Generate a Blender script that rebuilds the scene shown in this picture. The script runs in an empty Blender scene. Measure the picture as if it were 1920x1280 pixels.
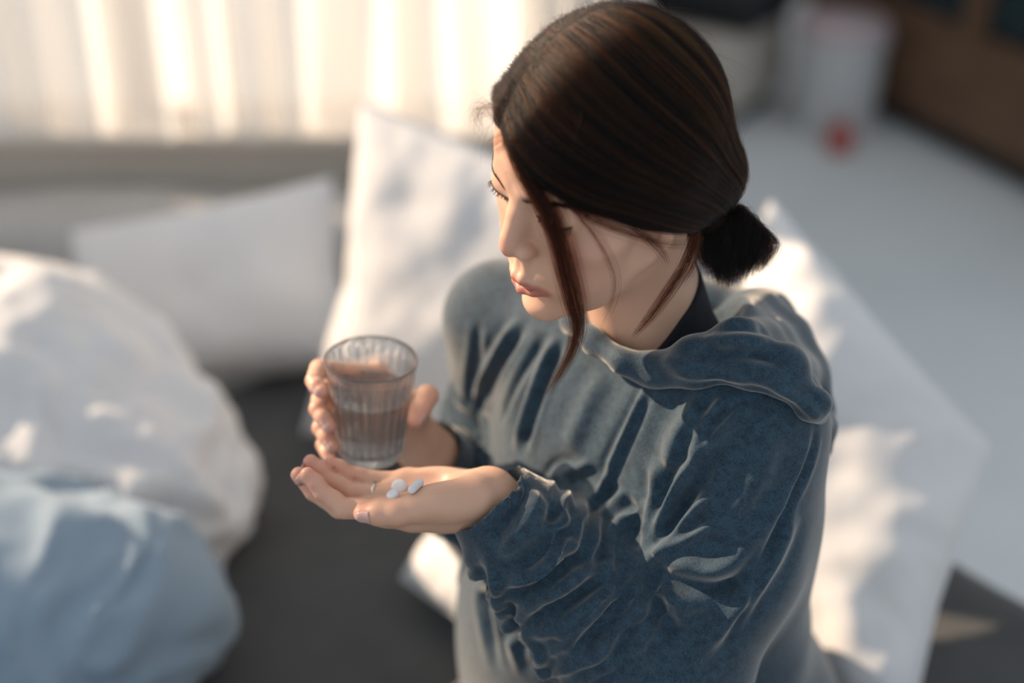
import bpy, math, random
import numpy as np
from mathutils import Vector, Matrix

C = bpy.context.scene.collection
rng = np.random.default_rng(7)
random.seed(7)
# ------------------------------------------------------------------ camera, sky, sun, exposure
sc = bpy.context.scene
CAM = np.array([0.0, -1.06, 1.18]); PITCH = math.radians(30)
FWD = np.array([0, math.cos(PITCH), -math.sin(PITCH)]); UP = np.array([0, math.sin(PITCH), math.cos(PITCH)])
RIGHT = np.array([1.0, 0, 0]); FPX = 2667.0

def at(px, py, d):
    """world point seen at that place of the picture, d metres deep"""
    return CAM + FWD*d + RIGHT*((px-960)/FPX*d) + UP*((640-py)/FPX*d)

def at_z(px, py, z):
    r = FWD + RIGHT*((px-960)/FPX) + UP*((640-py)/FPX)
    return CAM + r*((z-CAM[2])/r[2])

cam_data = bpy.data.cameras.new('camera')
cam = bpy.data.objects.new('camera', cam_data); C.objects.link(cam)
cam.location = CAM; cam.rotation_euler = (math.radians(60), 0, 0)
cam_data.sensor_width = 36; cam_data.lens = 50; cam_data.clip_start = 0.05; cam_data.clip_end = 200
cam_data.dof.use_dof = True; cam_data.dof.focus_distance = 1.105; cam_data.dof.aperture_fstop = 1.5
sc.camera = cam

world = bpy.data.worlds.new('world'); sc.world = world; world.use_nodes = True
wn = world.node_tree.nodes; wn['Background'].inputs[0].default_value = (0.61, 0.67, 0.735, 1)
wn['Background'].inputs[1].default_value = 0.84

sun_data = bpy.data.lights.new('sun', 'SUN'); sun = bpy.data.objects.new('sun', sun_data); C.objects.link(sun)
SUN_DIR = Vector((-0.79, 0.41, 0.43)).normalized()
sun.rotation_euler = SUN_DIR.to_track_quat('Z', 'Y').to_euler()
sun_data.energy = 7.4; sun_data.color = (1.0, 0.76, 0.54); sun_data.angle = math.radians(0.8)

sc.view_settings.view_transform = 'Standard'; sc.view_settings.look = 'None'
sc.view_settings.gamma = 1; sc.view_settings.use_curve_mapping = False
sc.view_settings.exposure = 0.0
# ------------------------------------------------------------------ helpers
def new_mat(name, color=(0.8, 0.8, 0.8), rough=0.6, **kw):
    m = bpy.data.materials.new(name); m.use_nodes = True
    b = m.node_tree.nodes['Principled BSDF']
    b.inputs['Base Color'].default_value = (*color, 1); b.inputs['Roughness'].default_value = rough
    for k, v in kw.items(): b.inputs[k].default_value = v
    return m

def nodes_of(m):
    return m.node_tree.nodes, m.node_tree.links, m.node_tree.nodes['Principled BSDF']

def noise_mat(name, c1, c2, scale=8, rough=0.7, bump=0.0, bump_scale=40, detail=4, stretch=(1, 1, 1), **kw):
    m = new_mat(name, c1, rough, **kw); n, l, b = nodes_of(m)
    tc = n.new('ShaderNodeTexCoord'); mp = n.new('ShaderNodeMapping'); mp.inputs['Scale'].default_value = stretch
    l.new(tc.outputs['Object'], mp.inputs[0])
    t = n.new('ShaderNodeTexNoise'); t.inputs['Scale'].default_value = scale; t.inputs['Detail'].default_value = detail
    l.new(mp.outputs[0], t.inputs['Vector'])
    r = n.new('ShaderNodeValToRGB'); r.color_ramp.elements[0].color = (*c1, 1); r.color_ramp.elements[1].color = (*c2, 1)
    r.color_ramp.elements[0].position = 0.35; r.color_ramp.elements[1].position = 0.65
    l.new(t.outputs['Fac'], r.inputs[0]); l.new(r.outputs[0], b.inputs['Base Color'])
    if bump:
        t2 = n.new('ShaderNodeTexNoise'); t2.inputs['Scale'].default_value = bump_scale; t2.inputs['Detail'].default_value = 5
        l.new(mp.outputs[0], t2.inputs['Vector'])
        bp = n.new('ShaderNodeBump'); bp.inputs['Strength'].default_value = bump; bp.inputs['Distance'].default_value = 0.004
        l.new(t2.outputs['Fac'], bp.inputs['Height']); l.new(bp.outputs[0], b.inputs['Normal'])
    return m

def mesh_obj(name, verts, faces, mat=None, parent=None, smooth=True):
    me = bpy.data.meshes.new(name)
    if isinstance(faces, np.ndarray):
        k = faces.shape[1]; n = len(faces)
        me.vertices.add(len(verts)); me.vertices.foreach_set('co', np.asarray(verts, np.float32).ravel())
        me.loops.add(n*k); me.loops.foreach_set('vertex_index', faces.astype(np.int32).ravel())
        me.polygons.add(n); me.polygons.foreach_set('loop_start', np.arange(0, n*k, k, dtype=np.int32))
        me.update(calc_edges=True)
    else:
        me.from_pydata([tuple(v) for v in verts], [], faces)
    me.validate()
    if smooth: me.polygons.foreach_set('use_smooth', np.ones(len(me.polygons), bool))
    o = bpy.data.objects.new(name, me); C.objects.link(o)
    if mat: me.materials.append(mat)
    if parent is not None: o.parent = parent
    return o

def tag(o, label=None, cat=None, group=None, kind=None):
    if label: o['label'] = label
    if cat: o['category'] = cat
    if group: o['group'] = group
    if kind: o['kind'] = kind
    return o

def empty(name, loc=(0, 0, 0)):
    o = bpy.data.objects.new(name, None); C.objects.link(o); o.location = loc; o.empty_display_size = 0.05
    return o

def rows_mesh(rows, closed=False, cap=False):
    """grid of rows (n, m, 3) -> verts, quads"""
    rows = np.asarray(rows); n, m, _ = rows.shape
    i, j = np.meshgrid(np.arange(n-1), np.arange(m if closed else m-1), indexing='ij')
    i = i.ravel(); j = j.ravel(); j2 = (j+1) % m
    f = np.stack([i*m+j, i*m+j2, (i+1)*m+j2, (i+1)*m+j], 1)
    v = rows.reshape(-1, 3); faces = [tuple(q) for q in f]
    if cap:
        faces.append(tuple(range(m))[::-1]); faces.append(tuple((n-1)*m+k for k in range(m)))
        return v, faces
    return v, f

def lathe(profile, seg=64, cap=True):
    a = np.linspace(0, 2*np.pi, seg, endpoint=False)
    rows = np.stack([np.stack([r*np.cos(a), r*np.sin(a), np.full(seg, z)], -1) for r, z in profile])
    return rows_mesh(rows, closed=True, cap=cap)

def bezier_path(pts, n=40):
    """Catmull-Rom through pts"""
    P = np.asarray(pts, float); P = np.vstack([2*P[0]-P[1], P, 2*P[-1]-P[-2]])
    k = len(P)-3; t = np.linspace(0, k, n); i = np.minimum(t.astype(int), k-1); u = (t-i)[:, None]
    p0, p1, p2, p3 = P[i], P[i+1], P[i+2], P[i+3]
    return 0.5*((2*p1)+(-p0+p2)*u+(2*p0-5*p1+4*p2-p3)*u**2+(-p0+3*p1-3*p2+p3)*u**3)

def value_noise(P, scale, seed=0):
    """smooth 3D value noise in about -1..1"""
    P = np.asarray(P)*scale; i = np.floor(P).astype(np.int64); f = P-i; f = f*f*(3-2*f)
    def h(a, b, c):
        x = (a*374761393 + b*668265263 + c*2147483647 + seed*144665) & 0xffffffff
        x = ((x ^ (x >> 13))*1274126177) & 0xffffffff
        return ((x ^ (x >> 16)) & 0xffff)/32767.5-1
    r = 0
    for dx in (0, 1):
        for dy in (0, 1):
            for dz in (0, 1):
                w = (f[..., 0] if dx else 1-f[..., 0])*(f[..., 1] if dy else 1-f[..., 1])*(f[..., 2] if dz else 1-f[..., 2])
                r = r + w*h(i[..., 0]+dx, i[..., 1]+dy, i[..., 2]+dz)
    return r

def fbm(P, scale, seed=0, oct=3, gain=0.5):
    return sum(value_noise(P, scale*2**k, seed+k*17)*gain**k for k in range(oct))

# ---- distance-field modelling: smooth unions of tapered capsules and ellipsoids, meshed with surface nets
class Field:
    def __init__(s, xs, ys, zs):
        s.ax = [np.asarray(a, np.float32) for a in (xs, ys, zs)]
        s.F = np.full([len(a) for a in s.ax], 0.5, np.float32)
    def sub(s, lo, hi):
        sl = []
        for a, l, h in zip(s.ax, lo, hi):
            i0 = max(int(np.searchsorted(a, l))-1, 0); i1 = min(int(np.searchsorted(a, h))+1, len(a))
            if i1-i0 < 1: return None
            sl.append(slice(i0, i1))
        x, y, z = (a[q] for a, q in zip(s.ax, sl))
        return tuple(sl), x[:, None, None], y[None, :, None], z[None, None, :]
    def blend(s, sl, d, k, mode):
        A = s.F[sl]
        if mode == 'add':
            if k > 0:
                h = np.maximum(k-np.abs(A-d), 0); s.F[sl] = np.minimum(A, d)-h*h*(0.25/k)
            else: s.F[sl] = np.minimum(A, d)
        else:
            d = -d
            if k > 0:
                h = np.maximum(k-np.abs(A-d), 0); s.F[sl] = np.maximum(A, d)+h*h*(0.25/k)
            else: s.F[sl] = np.maximum(A, d)
    def cone(s, a, b, ra, rb, k=0.0, mode='add'):
        a = np.asarray(a, np.float32); b = np.asarray(b, np.float32); R = max(ra, rb)+k+0.008
        q = s.sub(np.minimum(a, b)-R, np.maximum(a, b)+R)
        if q is None: return
        sl, x, y, z = q; ab = b-a; L2 = float(ab@ab)+1e-12
        t = np.clip(((x-a[0])*ab[0]+(y-a[1])*ab[1]+(z-a[2])*ab[2])/L2, 0, 1)
        d = np.sqrt((x-a[0]-t*ab[0])**2+(y-a[1]-t*ab[1])**2+(z-a[2]-t*ab[2])**2)-(ra+(rb-ra)*t)
        s.blend(sl, d, k, mode)
    def chain(s, pts, rad, k=0.0, mode='add', kin=None):
        """a run of tapered capsules joined as one shape, then blended"""
        pts = np.asarray(pts, np.float32); R = max(rad)+k+0.008
        q = s.sub(pts.min(0)-R, pts.max(0)+R)
        if q is None: return
        sl, x, y, z = q; D = None; kin = kin or 0.0
        for a, b, ra, rb in zip(pts[:-1], pts[1:], rad[:-1], rad[1:]):
            ab = b-a; L2 = float(ab@ab)+1e-12
            t = np.clip(((x-a[0])*ab[0]+(y-a[1])*ab[1]+(z-a[2])*ab[2])/L2, 0, 1)
            d = np.sqrt((x-a[0]-t*ab[0])**2+(y-a[1]-t*ab[1])**2+(z-a[2]-t*ab[2])**2)-(ra+(rb-ra)*t)
            if D is None: D = d
            elif kin > 0:
                h = np.maximum(kin-np.abs(D-d), 0); D = np.minimum(D, d)-h*h*(0.25/kin)
            else: D = np.minimum(D, d)
        s.blend(sl, D, k, mode)
    def ell(s, c, r, k=0.0, mode='add', rot=None):
        """ellipsoid; rot columns are its axes"""
        c = np.asarray(c, np.float32); r = np.asarray(r, np.float32)
        Rm = np.eye(3) if rot is None else np.asarray(rot)
        ext = np.sqrt(((Rm*r[None, :])**2).sum(1))+k+0.006
        q = s.sub(c-ext, c+ext)
        if q is None: return
        sl, x, y, z = q; x = x-c[0]; y = y-c[1]; z = z-c[2]
        p = [(x*Rm[0, i]+y*Rm[1, i]+z*Rm[2, i])/r[i] for i in range(3)]
        k0 = np.sqrt(p[0]**2+p[1]**2+p[2]**2)
        k1 = np.sqrt((p[0]/r[0])**2+(p[1]/r[1])**2+(p[2]/r[2])**2)+1e-6
        s.blend(sl, (k0*(k0-1)/k1).astype(np.float32), k, mode)
    def mesh(s, smooth=2):
        F = s.F; I = (F < 0); n = I.shape
        cnt = np.zeros([m-1 for m in n], np.uint8)
        for dx in (0, 1):
            for dy in (0, 1):
                for dz in (0, 1):
                    cnt += I[dx:n[0]-1+dx, dy:n[1]-1+dy, dz:n[2]-1+dz]
        cells = np.argwhere((cnt > 0) & (cnt < 8)); idx = np.full(cnt.shape, -1, np.int32)
        idx[tuple(cells.T)] = np.arange(len(cells))
        acc = np.zeros((len(cells), 3)); w = np.zeros(len(cells))
        corner = {}
        for c in np.ndindex(2, 2, 2): corner[c] = F[cells[:, 0]+c[0], cells[:, 1]+c[1], cells[:, 2]+c[2]]
        for axis in range(3):
            for b in np.ndindex(2, 2):
                c0 = list(b); c0.insert(axis, 0); c1 = list(b); c1.insert(axis, 1)
                f0 = corner[tuple(c0)]; f1 = corner[tuple(c1)]; m = (f0 < 0) != (f1 < 0)
                t = np.where(m, f0/np.where(m, f0-f1, 1), 0)
                p = np.tile(np.array(c0, float), (len(cells), 1)); p[:, axis] = t
                acc[m] += p[m]; w[m] += 1
        g = cells+acc/w[:, None]
        V = np.stack([np.interp(g[:, i], np.arange(n[i]), s.ax[i]) for i in range(3)], 1)
        Q = []
        for axis in range(3):
            sa = [slice(None)]*3; sb = [slice(None)]*3; sa[axis] = slice(0, -1); sb[axis] = slice(1, None)
            A = I[tuple(sa)]; B = I[tuple(sb)]
            e = np.argwhere(A != B); o = [i for i in range(3) if i != axis]
            ok = (e[:, o[0]] > 0) & (e[:, o[1]] > 0) & (e[:, o[0]] < n[o[0]]-1) & (e[:, o[1]] < n[o[1]]-1)
            e = e[ok]; inside = A[tuple(e.T)]
            def cell(d0, d1):
                q = e.copy(); q[:, o[0]] -= d0; q[:, o[1]] -= d1
                return idx[tuple(q.T)]
            quad = np.stack([cell(1, 1), cell(0, 1), cell(0, 0), cell(1, 0)], 1)
            flip = inside if axis != 1 else ~inside
            quad[~flip] = quad[~flip][:, ::-1]
            Q.append(quad)
        Q = np.concatenate(Q); Q = Q[(Q >= 0).all(1)]
        for _ in range(smooth): V = relax(V, Q, 0.5)
        return V, Q

def neighbours(n, Q):
    e = np.concatenate([Q[:, [i, (i+1) % Q.shape[1]]] for i in range(Q.shape[1])])
    return np.concatenate([e, e[:, ::-1]])

def relax(V, Q, f=0.5, E=None):
    E = neighbours(len(V), Q) if E is None else E
    s = np.stack([np.bincount(E[:, 0], V[E[:, 1], i], len(V)) for i in range(3)], 1)
    c = np.maximum(np.bincount(E[:, 0], minlength=len(V)), 1)[:, None]
    return V+(s/c-V)*f

def vnormals(V, Q):
    n = np.cross(V[Q[:, 2]]-V[Q[:, 0]], V[Q[:, 3 % Q.shape[1]]]-V[Q[:, 1]]); N = np.zeros_like(V)
    for i in range(Q.shape[1]):
        for a in range(3): N[:, a] += np.bincount(Q[:, i], n[:, a], len(V))
    return N/(np.linalg.norm(N, axis=1, keepdims=True)+1e-12)

def seg_dist(P, pts):
    """distance from points P to a polyline, and the run along it 0..1 of the nearest place"""
    pts = np.asarray(pts, float); best = np.full(len(P), 1e9); tt = np.zeros(len(P))
    L = np.linalg.norm(np.diff(pts, axis=0), axis=1); S = np.concatenate([[0], np.cumsum(L)]); S /= S[-1]
    for i in range(len(pts)-1):
        a = pts[i]; ab = pts[i+1]-a
        t = np.clip((P-a)@ab/(ab@ab+1e-12), 0, 1); d = np.linalg.norm(P-a-t[:, None]*ab, axis=1)
        m = d < best; best[m] = d[m]; tt[m] = S[i]+t[m]*(S[i+1]-S[i])
    return best, tt
# ------------------------------------------------------------------ room
FLOOR = -0.40
def box(name, lo, hi, mat, parent=None, bevel=0.004, smooth=False):
    (x0, y0, z0), (x1, y1, z1) = lo, hi
    v = [(x0, y0, z0), (x1, y0, z0), (x1, y1, z0), (x0, y1, z0), (x0, y0, z1), (x1, y0, z1), (x1, y1, z1), (x0, y1, z1)]
    f = [(0, 3, 2, 1), (4, 5, 6, 7), (0, 1, 5, 4), (1, 2, 6, 5), (2, 3, 7, 6), (3, 0, 4, 7)]
    o = mesh_obj(name, v, f, mat, parent, smooth)
    if bevel:
        m = o.modifiers.new('bevel', 'BEVEL'); m.width = bevel; m.segments = 2
    return o

m_floor = noise_mat('floor_light', (0.78, 0.81, 0.81), (0.83, 0.85, 0.85), 3, 0.75, 0.15, 300)
m_wall = noise_mat('wall_plaster', (0.62, 0.57, 0.50), (0.66, 0.61, 0.54), 5, 0.9, 0.1, 60)
m_frame = new_mat('window_frame_paint', (0.70, 0.66, 0.60), 0.5)
m_wood = noise_mat('dark_wood', (0.13, 0.068, 0.038), (0.20, 0.11, 0.062), 6, 0.5, 0.1, 30, stretch=(1, 1, 8))
m_wood2 = noise_mat('brown_wood_wall', (0.15, 0.085, 0.055), (0.20, 0.115, 0.075), 3, 0.6, 0.1, 30, stretch=(1, 6, 1))
m_black = new_mat('black_gap', (0.012, 0.013, 0.016), 0.7)
m_darkglass = new_mat('dark_glass', (0.010, 0.035, 0.045), 0.12)

fl = mesh_obj('floor', [(-5, -2, FLOOR), (5, -2, FLOOR), (5, 5, FLOOR), (-5, 5, FLOOR)], [(0, 1, 2, 3)], m_floor); tag(fl, kind='structure')
WY = 1.42
wb = empty('wall_back'); tag(wb, kind='structure')
for nm, lo, hi in (('wall_below_window', (-4.2, WY, FLOOR), (0.24, WY+.14, 0.19)), ('sun_block_pier', (-4.1, WY-.02, 0.19), (-1.16, WY+.14, 0.88)), ('wall_above_window', (-4.2, WY, 3.1), (0.24, WY+.14, 3.3)),  # low pier added out of view to keep sun off the leaning pillow
                   ('wall_pier', (0.10, WY, 0.19), (0.24, WY+.14, 3.1)), ('wall_return', (0.10, WY+.14, FLOOR), (0.24, 4.3, 1.6)), ('wall_pier', (-4.3, WY, 0.19), (-4.1, WY+.14, 3.1))):
    box(nm, lo, hi, m_wall, wb, 0)
win = empty('window_1'); tag(win, kind='structure')
m_glass = new_mat('window_glass', (1, 1, 1), 0.0, **{'Transmission Weight': 1.0, 'IOR': 1.02, 'Alpha': 0.15})
box('window_sill', (-4.1, WY-.05, 0.19), (0.10, WY+.14, 0.21), m_frame, win)
box('top_frame', (-4.1, WY+.04, 3.05), (0.10, WY+.11, 3.1), m_frame, win)
for x in (-4.1, -3.25, -1.45, -0.72, 0.055):
    box('mullion', (x, WY+.05, 0.21), (x+.045, WY+.10, 3.05), m_frame, win)
for x0, x1 in ((-1.405, -0.72), (-0.675, 0.055)):
    box('pane', (x0, WY+.073, 0.21), (x1, WY+.077, 3.05), m_glass, win, 0)
wr = box('wall_rear', (0.1, 4.3, FLOOR), (5, 4.42, 1.6), m_wood2, None, 0); tag(wr, kind='structure')

# sheer curtain with folds
def curtain(name, x0, x1, y, z0, z1, folds, amp, mat, seed, label):
    n = int((x1-x0)*160); xs = np.linspace(x0, x1, n); zs = np.linspace(z0, z1, 40)
    X, Z = np.meshgrid(xs, zs); r = np.random.default_rng(seed)
    t = (X-x0)/(x1-x0); ph = t*folds*2*np.pi+2.6*np.sin(t*7+seed)+1.3*np.sin(t*17+2*seed)
    drop = (z1-Z)/(z1-z0)
    Y = y+amp*(0.55+0.45*drop)*np.sin(ph+0.25*np.sin(Z*2+t*7))+0.01*np.sin(Z*5+t*30)
    X2 = X+0.35*amp*np.cos(ph*1.0+1)*0.5
    rows = np.stack([X2, Y, Z], -1); v, f = rows_mesh(rows)
    o = mesh_obj(name, v, f, mat); tag(o, label, 'curtain', 'sheer curtains at the window'); return o
m_sheer = bpy.data.materials.new('sheer_fabric'); m_sheer.use_nodes = True
n_, l_ = m_sheer.node_tree.nodes, m_sheer.node_tree.links; n_.clear()
o_ = n_.new('ShaderNodeOutputMaterial'); t_ = n_.new('ShaderNodeBsdfTranslucent'); t_.inputs[0].default_value = (0.93, 0.94, 0.95, 1)
d_ = n_.new('ShaderNodeBsdfDiffuse'); d_.inputs[0].default_value = (0.85, 0.80, 0.74, 1); tr_ = n_.new('ShaderNodeBsdfTransparent')
a_ = n_.new('ShaderNodeMixShader'); a_.inputs[0].default_value = 0.35; b_ = n_.new('ShaderNodeMixShader'); b_.inputs[0].default_value = 0.22
l_.new(t_.outputs[0], a_.inputs[1]); l_.new(d_.outputs[0], a_.inputs[2]); l_.new(a_.outputs[0], b_.inputs[1]); l_.new(tr_.outputs[0], b_.inputs[2]); l_.new(b_.outputs[0], o_.inputs[0])
curtain('sheer_curtain', -1.05, -0.60, WY-.07, 0.225, 3.08, 4, 0.034, m_sheer, 3, 'sunlit cream sheer curtain at the far left of the window')
curtain('sheer_curtain', -0.57, 0.16, WY-.07, 0.225, 3.08, 6, 0.034, m_sheer, 5, 'sunlit cream sheer curtain behind the upright pillow')

# ---- cabinet on the right: front runs along cd, on the floor
cA = at_z(1650, 232, FLOOR); cB = at_z(1920, 372, FLOOR); cd = (cB-cA)/np.linalg.norm(cB-cA); cn = np.array([cd[1], -cd[0], 0])
if cn[0] < 0: cn = -cn
cab = empty('wooden_cabinet', cA); cab.rotation_euler = (0, 0, math.atan2(cd[1], cd[0]))
tag(cab, 'dark brown wooden cabinet with dark glass doors beyond the light floor', 'cabinet')
sgn = 1 if np.cross(np.array([cd[0], cd[1], 0]), cn)[2] > 0 else -1      # local y points into the cabinet
def cbox(nm, x0, x1, y0, y1, z0, z1, mat, par=cab, bv=0.004):
    ya, yb = sorted((sgn*y0, sgn*y1)); return box(nm, (x0, ya, z0), (x1, yb, z1), mat, par, bv)
cbox('plinth', -.35, 1.6, .06, .40, 0, .08, m_black)
cbox('lower_panel', -.40, 1.6, 0, .42, .08, .37, m_wood)
cbox('carcass', -.40, 1.6, .10, .42, .37, 0.80, m_black)
for k, x in enumerate((-.40, 0.27, 0.93, 1.54)):
    cbox('post', x, x+.075, 0, .10, .37, 0.80, m_wood)
for x0, x1 in ((-.325, .27), (.345, .93), (1.005, 1.54)):
    cbox('glass_door', x0, x1, .03, .05, .38, 0.80, m_darkglass)
# ------------------------------------------------------------------ bed and bedding
m_sheet = noise_mat('dark_grey_sheet', (0.052, 0.053, 0.054), (0.066, 0.066, 0.066), 12, 0.9, 0.35, 220, **{'Sheen Weight': 0.25})
m_white = noise_mat('white_cotton', (0.74, 0.73, 0.73), (0.79, 0.78, 0.77), 4, 0.85, 0.12, 90, **{'Sheen Weight': 0.1})
m_greyfab = noise_mat('grey_upholstery', (0.50, 0.48, 0.455), (0.54, 0.52, 0.495), 10, 0.9, 0.3, 200)

H = np.array([0.76, 0.65, 0]); H /= np.linalg.norm(H); E2 = np.array([H[1], -H[0], 0])      # bed axes: towards its head end, and across
def bed_mesh(h0, h1, e0, e1, z0, z1, res=90, rad=0.05, amp=0.004, seed=1):
    a = np.linspace(0, 1, res); U, Vv = np.meshgrid(a, a, indexing='ij')
    h = h0+(h1-h0)*U; e = e0+(e1-e0)*Vv
    dx = np.minimum(h-h0, h1-h); dy = np.minimum(e-e0, e1-e); d = np.minimum(dx, dy)
    drop = np.where(d < rad, rad-np.sqrt(np.maximum(rad**2-(rad-d)**2, 0)), 0)
    P = h[..., None]*H+e[..., None]*E2
    P[..., 2] = z1-drop+amp*fbm(P*[1, 1, 0], 9, seed, 3)
    v, f = rows_mesh(P); n = res
    ring = [i*n for i in range(n)]+[(n-1)*n+j for j in range(1, n)]+[i*n+n-1 for i in range(n-2, -1, -1)]+[j for j in range(n-2, 0, -1)]
    base = len(v); v = np.vstack([v, np.array([[v[i][0], v[i][1], z0] for i in ring])])
    faces = [tuple(q) for q in f]+[(ring[i], base+i, base+(i+1) % len(ring), ring[(i+1) % len(ring)]) for i in range(len(ring))]
    return v, faces
HEAD = 0.735
bed = empty('bed'); tag(bed, 'bed covered in dark grey sheet under the seated woman', 'bed')
v, f = bed_mesh(-1.6, HEAD, -0.96, 0.95, -0.26, 0.0); mesh_obj('mattress', v, f, m_sheet, bed)
v, f = bed_mesh(-1.55, HEAD-.06, -0.91, 0.90, FLOOR, -0.262, 24, 0.01, 0); mesh_obj('bed_base', v, f, m_black, bed)

# long grey bolster below the window
def bolster():
    n = 60; m = 40; rows = []
    for i in range(n):
        t = i/(n-1); x = -2.2+2.68*t; s = min(1, math.sqrt(max(0, 1-(2*t-1)**20)))
        th = np.linspace(0, 2*np.pi, m, endpoint=False)
        c, sn = np.cos(th), np.sin(th); sq = lambda a, p: np.sign(a)*np.abs(a)**p
        y = 1.302+0.11*s*sq(c, .55); z = -0.12+0.235*s*sq(sn, .5)
        P = np.stack([np.full(m, x), y, z], -1); P[:, 1:] += 0.008*fbm(P, 6, 4)[:, None]
        rows.append(P)
    return rows_mesh(rows, closed=True, cap=True)
v, f = bolster(); bo = mesh_obj('bolster_cushion', v, f, m_greyfab); tag(bo, 'long grey upholstered bolster along the foot of the window', 'cushion')

def pillow(name, w, h, T, loc, right, up, seed, label, mat=m_white, wr=0.012, pinch=0.10, group=None, sub=70, lean=0.0, skew=0.0):
    """cushion standing in the plane right/up, thickness along their cross product"""
    n = sub; a = np.linspace(-1, 1, n); U, Vv = np.meshgrid(a, a, indexing='ij')
    right = np.array(right, float); right /= np.linalg.norm(right); up = np.array(up, float); up -= right*(up@right)*(1-skew); up /= np.linalg.norm(up); nn = np.cross(right, up); nn /= np.linalg.norm(nn)
    fx = (1-np.abs(U)**2.6); fy = (1-np.abs(Vv)**2.6); th = T*np.power(np.maximum(fx*fy, 0), 0.42)
    X = U*w/2*(1-pinch*(1-Vv**2)**0.0*0-pinch*(1-np.abs(Vv))**1*np.abs(U)**2*0.6)
    Y = Vv*h/2*(1-pinch*(1-np.abs(U))**1*np.abs(Vv)**2*0.6)
    rows = []
    for s in (1, -1):
        base = X[..., None]*right+Y[..., None]*up
        w1 = fbm(base, 7, seed+(s > 0)*5, 3)*np.minimum(1, th/T*1.5)
        edge = 1-np.minimum(fx, fy); pk = np.abs(np.sin(np.arctan2(Vv, U)*14+seed+3*fbm(base, 4, seed)))
        z = s*(th+0.003)+wr*w1-s*0.010*pk*edge**3*(th/T)
        z = z+lean*(Vv**2)*1.0
        rows.append(base+z[..., None]*nn)
    i, j = np.meshgrid(np.arange(n-1), np.arange(n-1), indexing='ij'); i = i.ravel(); j = j.ravel()
    q = np.stack([i*n+j, (i+1)*n+j, (i+1)*n+j+1, i*n+j+1], 1)
    ring = [k*n for k in range(n)]+[(n-1)*n+k for k in range(1, n)]+[k*n+n-1 for k in range(n-2, -1, -1)]+[k for k in range(n-2, 0, -1)]
    side = [[ring[k], n*n+ring[k], n*n+ring[(k+1) % len(ring)], ring[(k+1) % len(ring)]] for k in range(len(ring))]
    Q = np.concatenate([q, q[:, ::-1]+n*n, np.array(side)])
    V = np.concatenate([rows[0].reshape(-1, 3), rows[1].reshape(-1, 3)])
    o = mesh_obj(name, V, Q, mat); o.location = loc
    tag(o, label, 'pillow', group)
    # piped seam round the edge
    loop = (rows[0].reshape(-1, 3)[ring]+rows[1].reshape(-1, 3)[ring])/2; k = len(ring); th = np.linspace(0, 2*np.pi, 6, endpoint=False)
    tan = np.roll(loop, -1, 0)-np.roll(loop, 1, 0); tan /= np.linalg.norm(tan, axis=1, keepdims=True)+1e-9
    b = np.cross(tan, nn); b /= np.linalg.norm(b, axis=1, keepdims=True)+1e-9
    tube = loop[:, None, :]+0.0035*(np.cos(th)[None, :, None]*b[:, None, :]+np.sin(th)[None, :, None]*nn)
    tube = np.concatenate([tube, tube[:1]]); v, f = rows_mesh(tube, closed=True)
    mesh_obj('piped_seam', v, f, mat, o)
    return o

pillow('pillow', 0.45, 0.29, 0.080, at(392, 552, 2.26), (1, -.10, .26), (-.08, .42, .55), 3, 'pale grey pillow leaning against the grey bolster', wr=0.010, group='white pillows on the bed')
pillow('pillow', 0.46, 0.50, 0.085, at(985, 570, 2.06)+[-.066, -.065, .018], (.93, -.36, -.10), (.14, .26, .92), 8, 'white pillow standing upright behind the glass of water', wr=0.012, pinch=.22, group='white pillows on the bed')
pillow('pillow', 0.32, 0.28, 0.055, at(1115, 1090, 1.66)+[-.043, .052, .004], (.62, -.74, 0), (.55, .45, .50), 31, 'white pillow low on the bed under her far elbow', wr=0.012, group='white pillows on the bed')
pillow('pillow', 0.42, 0.42, 0.09, (.376, .338, .196), (.541, -.729, -.423), (.36, .72, .59), 12, 'creased white pillow propped behind the woman at the bed head', wr=0.020, skew=1.0, group='white pillows on the bed')

# crumpled duvet on the left
SHADED_DUVET = (((-0.58, 0.20, 0.09), (0.25, 0.16, 0.165), 0), ((-0.80, 0.20, 0.10), (0.25, 0.19, 0.19), .06), ((-0.74, -0.08, 0.06), (0.26, 0.15, 0.13), .03), ((-0.52, 0.0, 0.02), (0.17, 0.24, 0.06), .04))
def duvet():
    D = Field(np.arange(-1.5, -0.20, .011), np.arange(-0.30, 1.0, .011), np.arange(-0.03, 0.55, .011))
    for c, r, k in (((-0.65, 0.54, 0.10), (0.24, 0.20, 0.22), .08), ((-0.53, 0.44, 0.07), (0.19, 0.18, 0.16), .06), ((-0.80, 0.55, 0.10), (0.26, 0.22, 0.20), .08),
                    ((-0.80, 0.30, 0.08), (0.24, 0.20, 0.13), .06), ((-1.1, 0.4, 0.1), (0.3, 0.4, 0.2), .08)):
        D.ell(c, r, k)
    for c, r, k in SHADED_DUVET[:2]: D.ell(c, r, .03, 'cut')
    V, Q = D.mesh(3); N = vnormals(V, Q)
    n1 = fbm(V*[1, 1.3, 1.0], 6, 11, 2); n2 = 1-np.abs(fbm(V*[1.0, 1.6, 1.0]+0.15*n1[:, None], 8, 21, 2)); n3 = 1-np.abs(fbm(V*[1.6, 1.0, 1.2], 15, 31, 2))
    V = V+N*(0.018*n1+0.030*(n2-.6)+0.010*(n3-.6))[:, None]
    V[:, 2] = np.maximum(V[:, 2], 0.004)
    return relax(V, Q, .4), Q
v, f = duvet(); du = mesh_obj('duvet', v, f, m_white); tag(du, 'crumpled white duvet heaped on the bed at the left', 'duvet')

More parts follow.
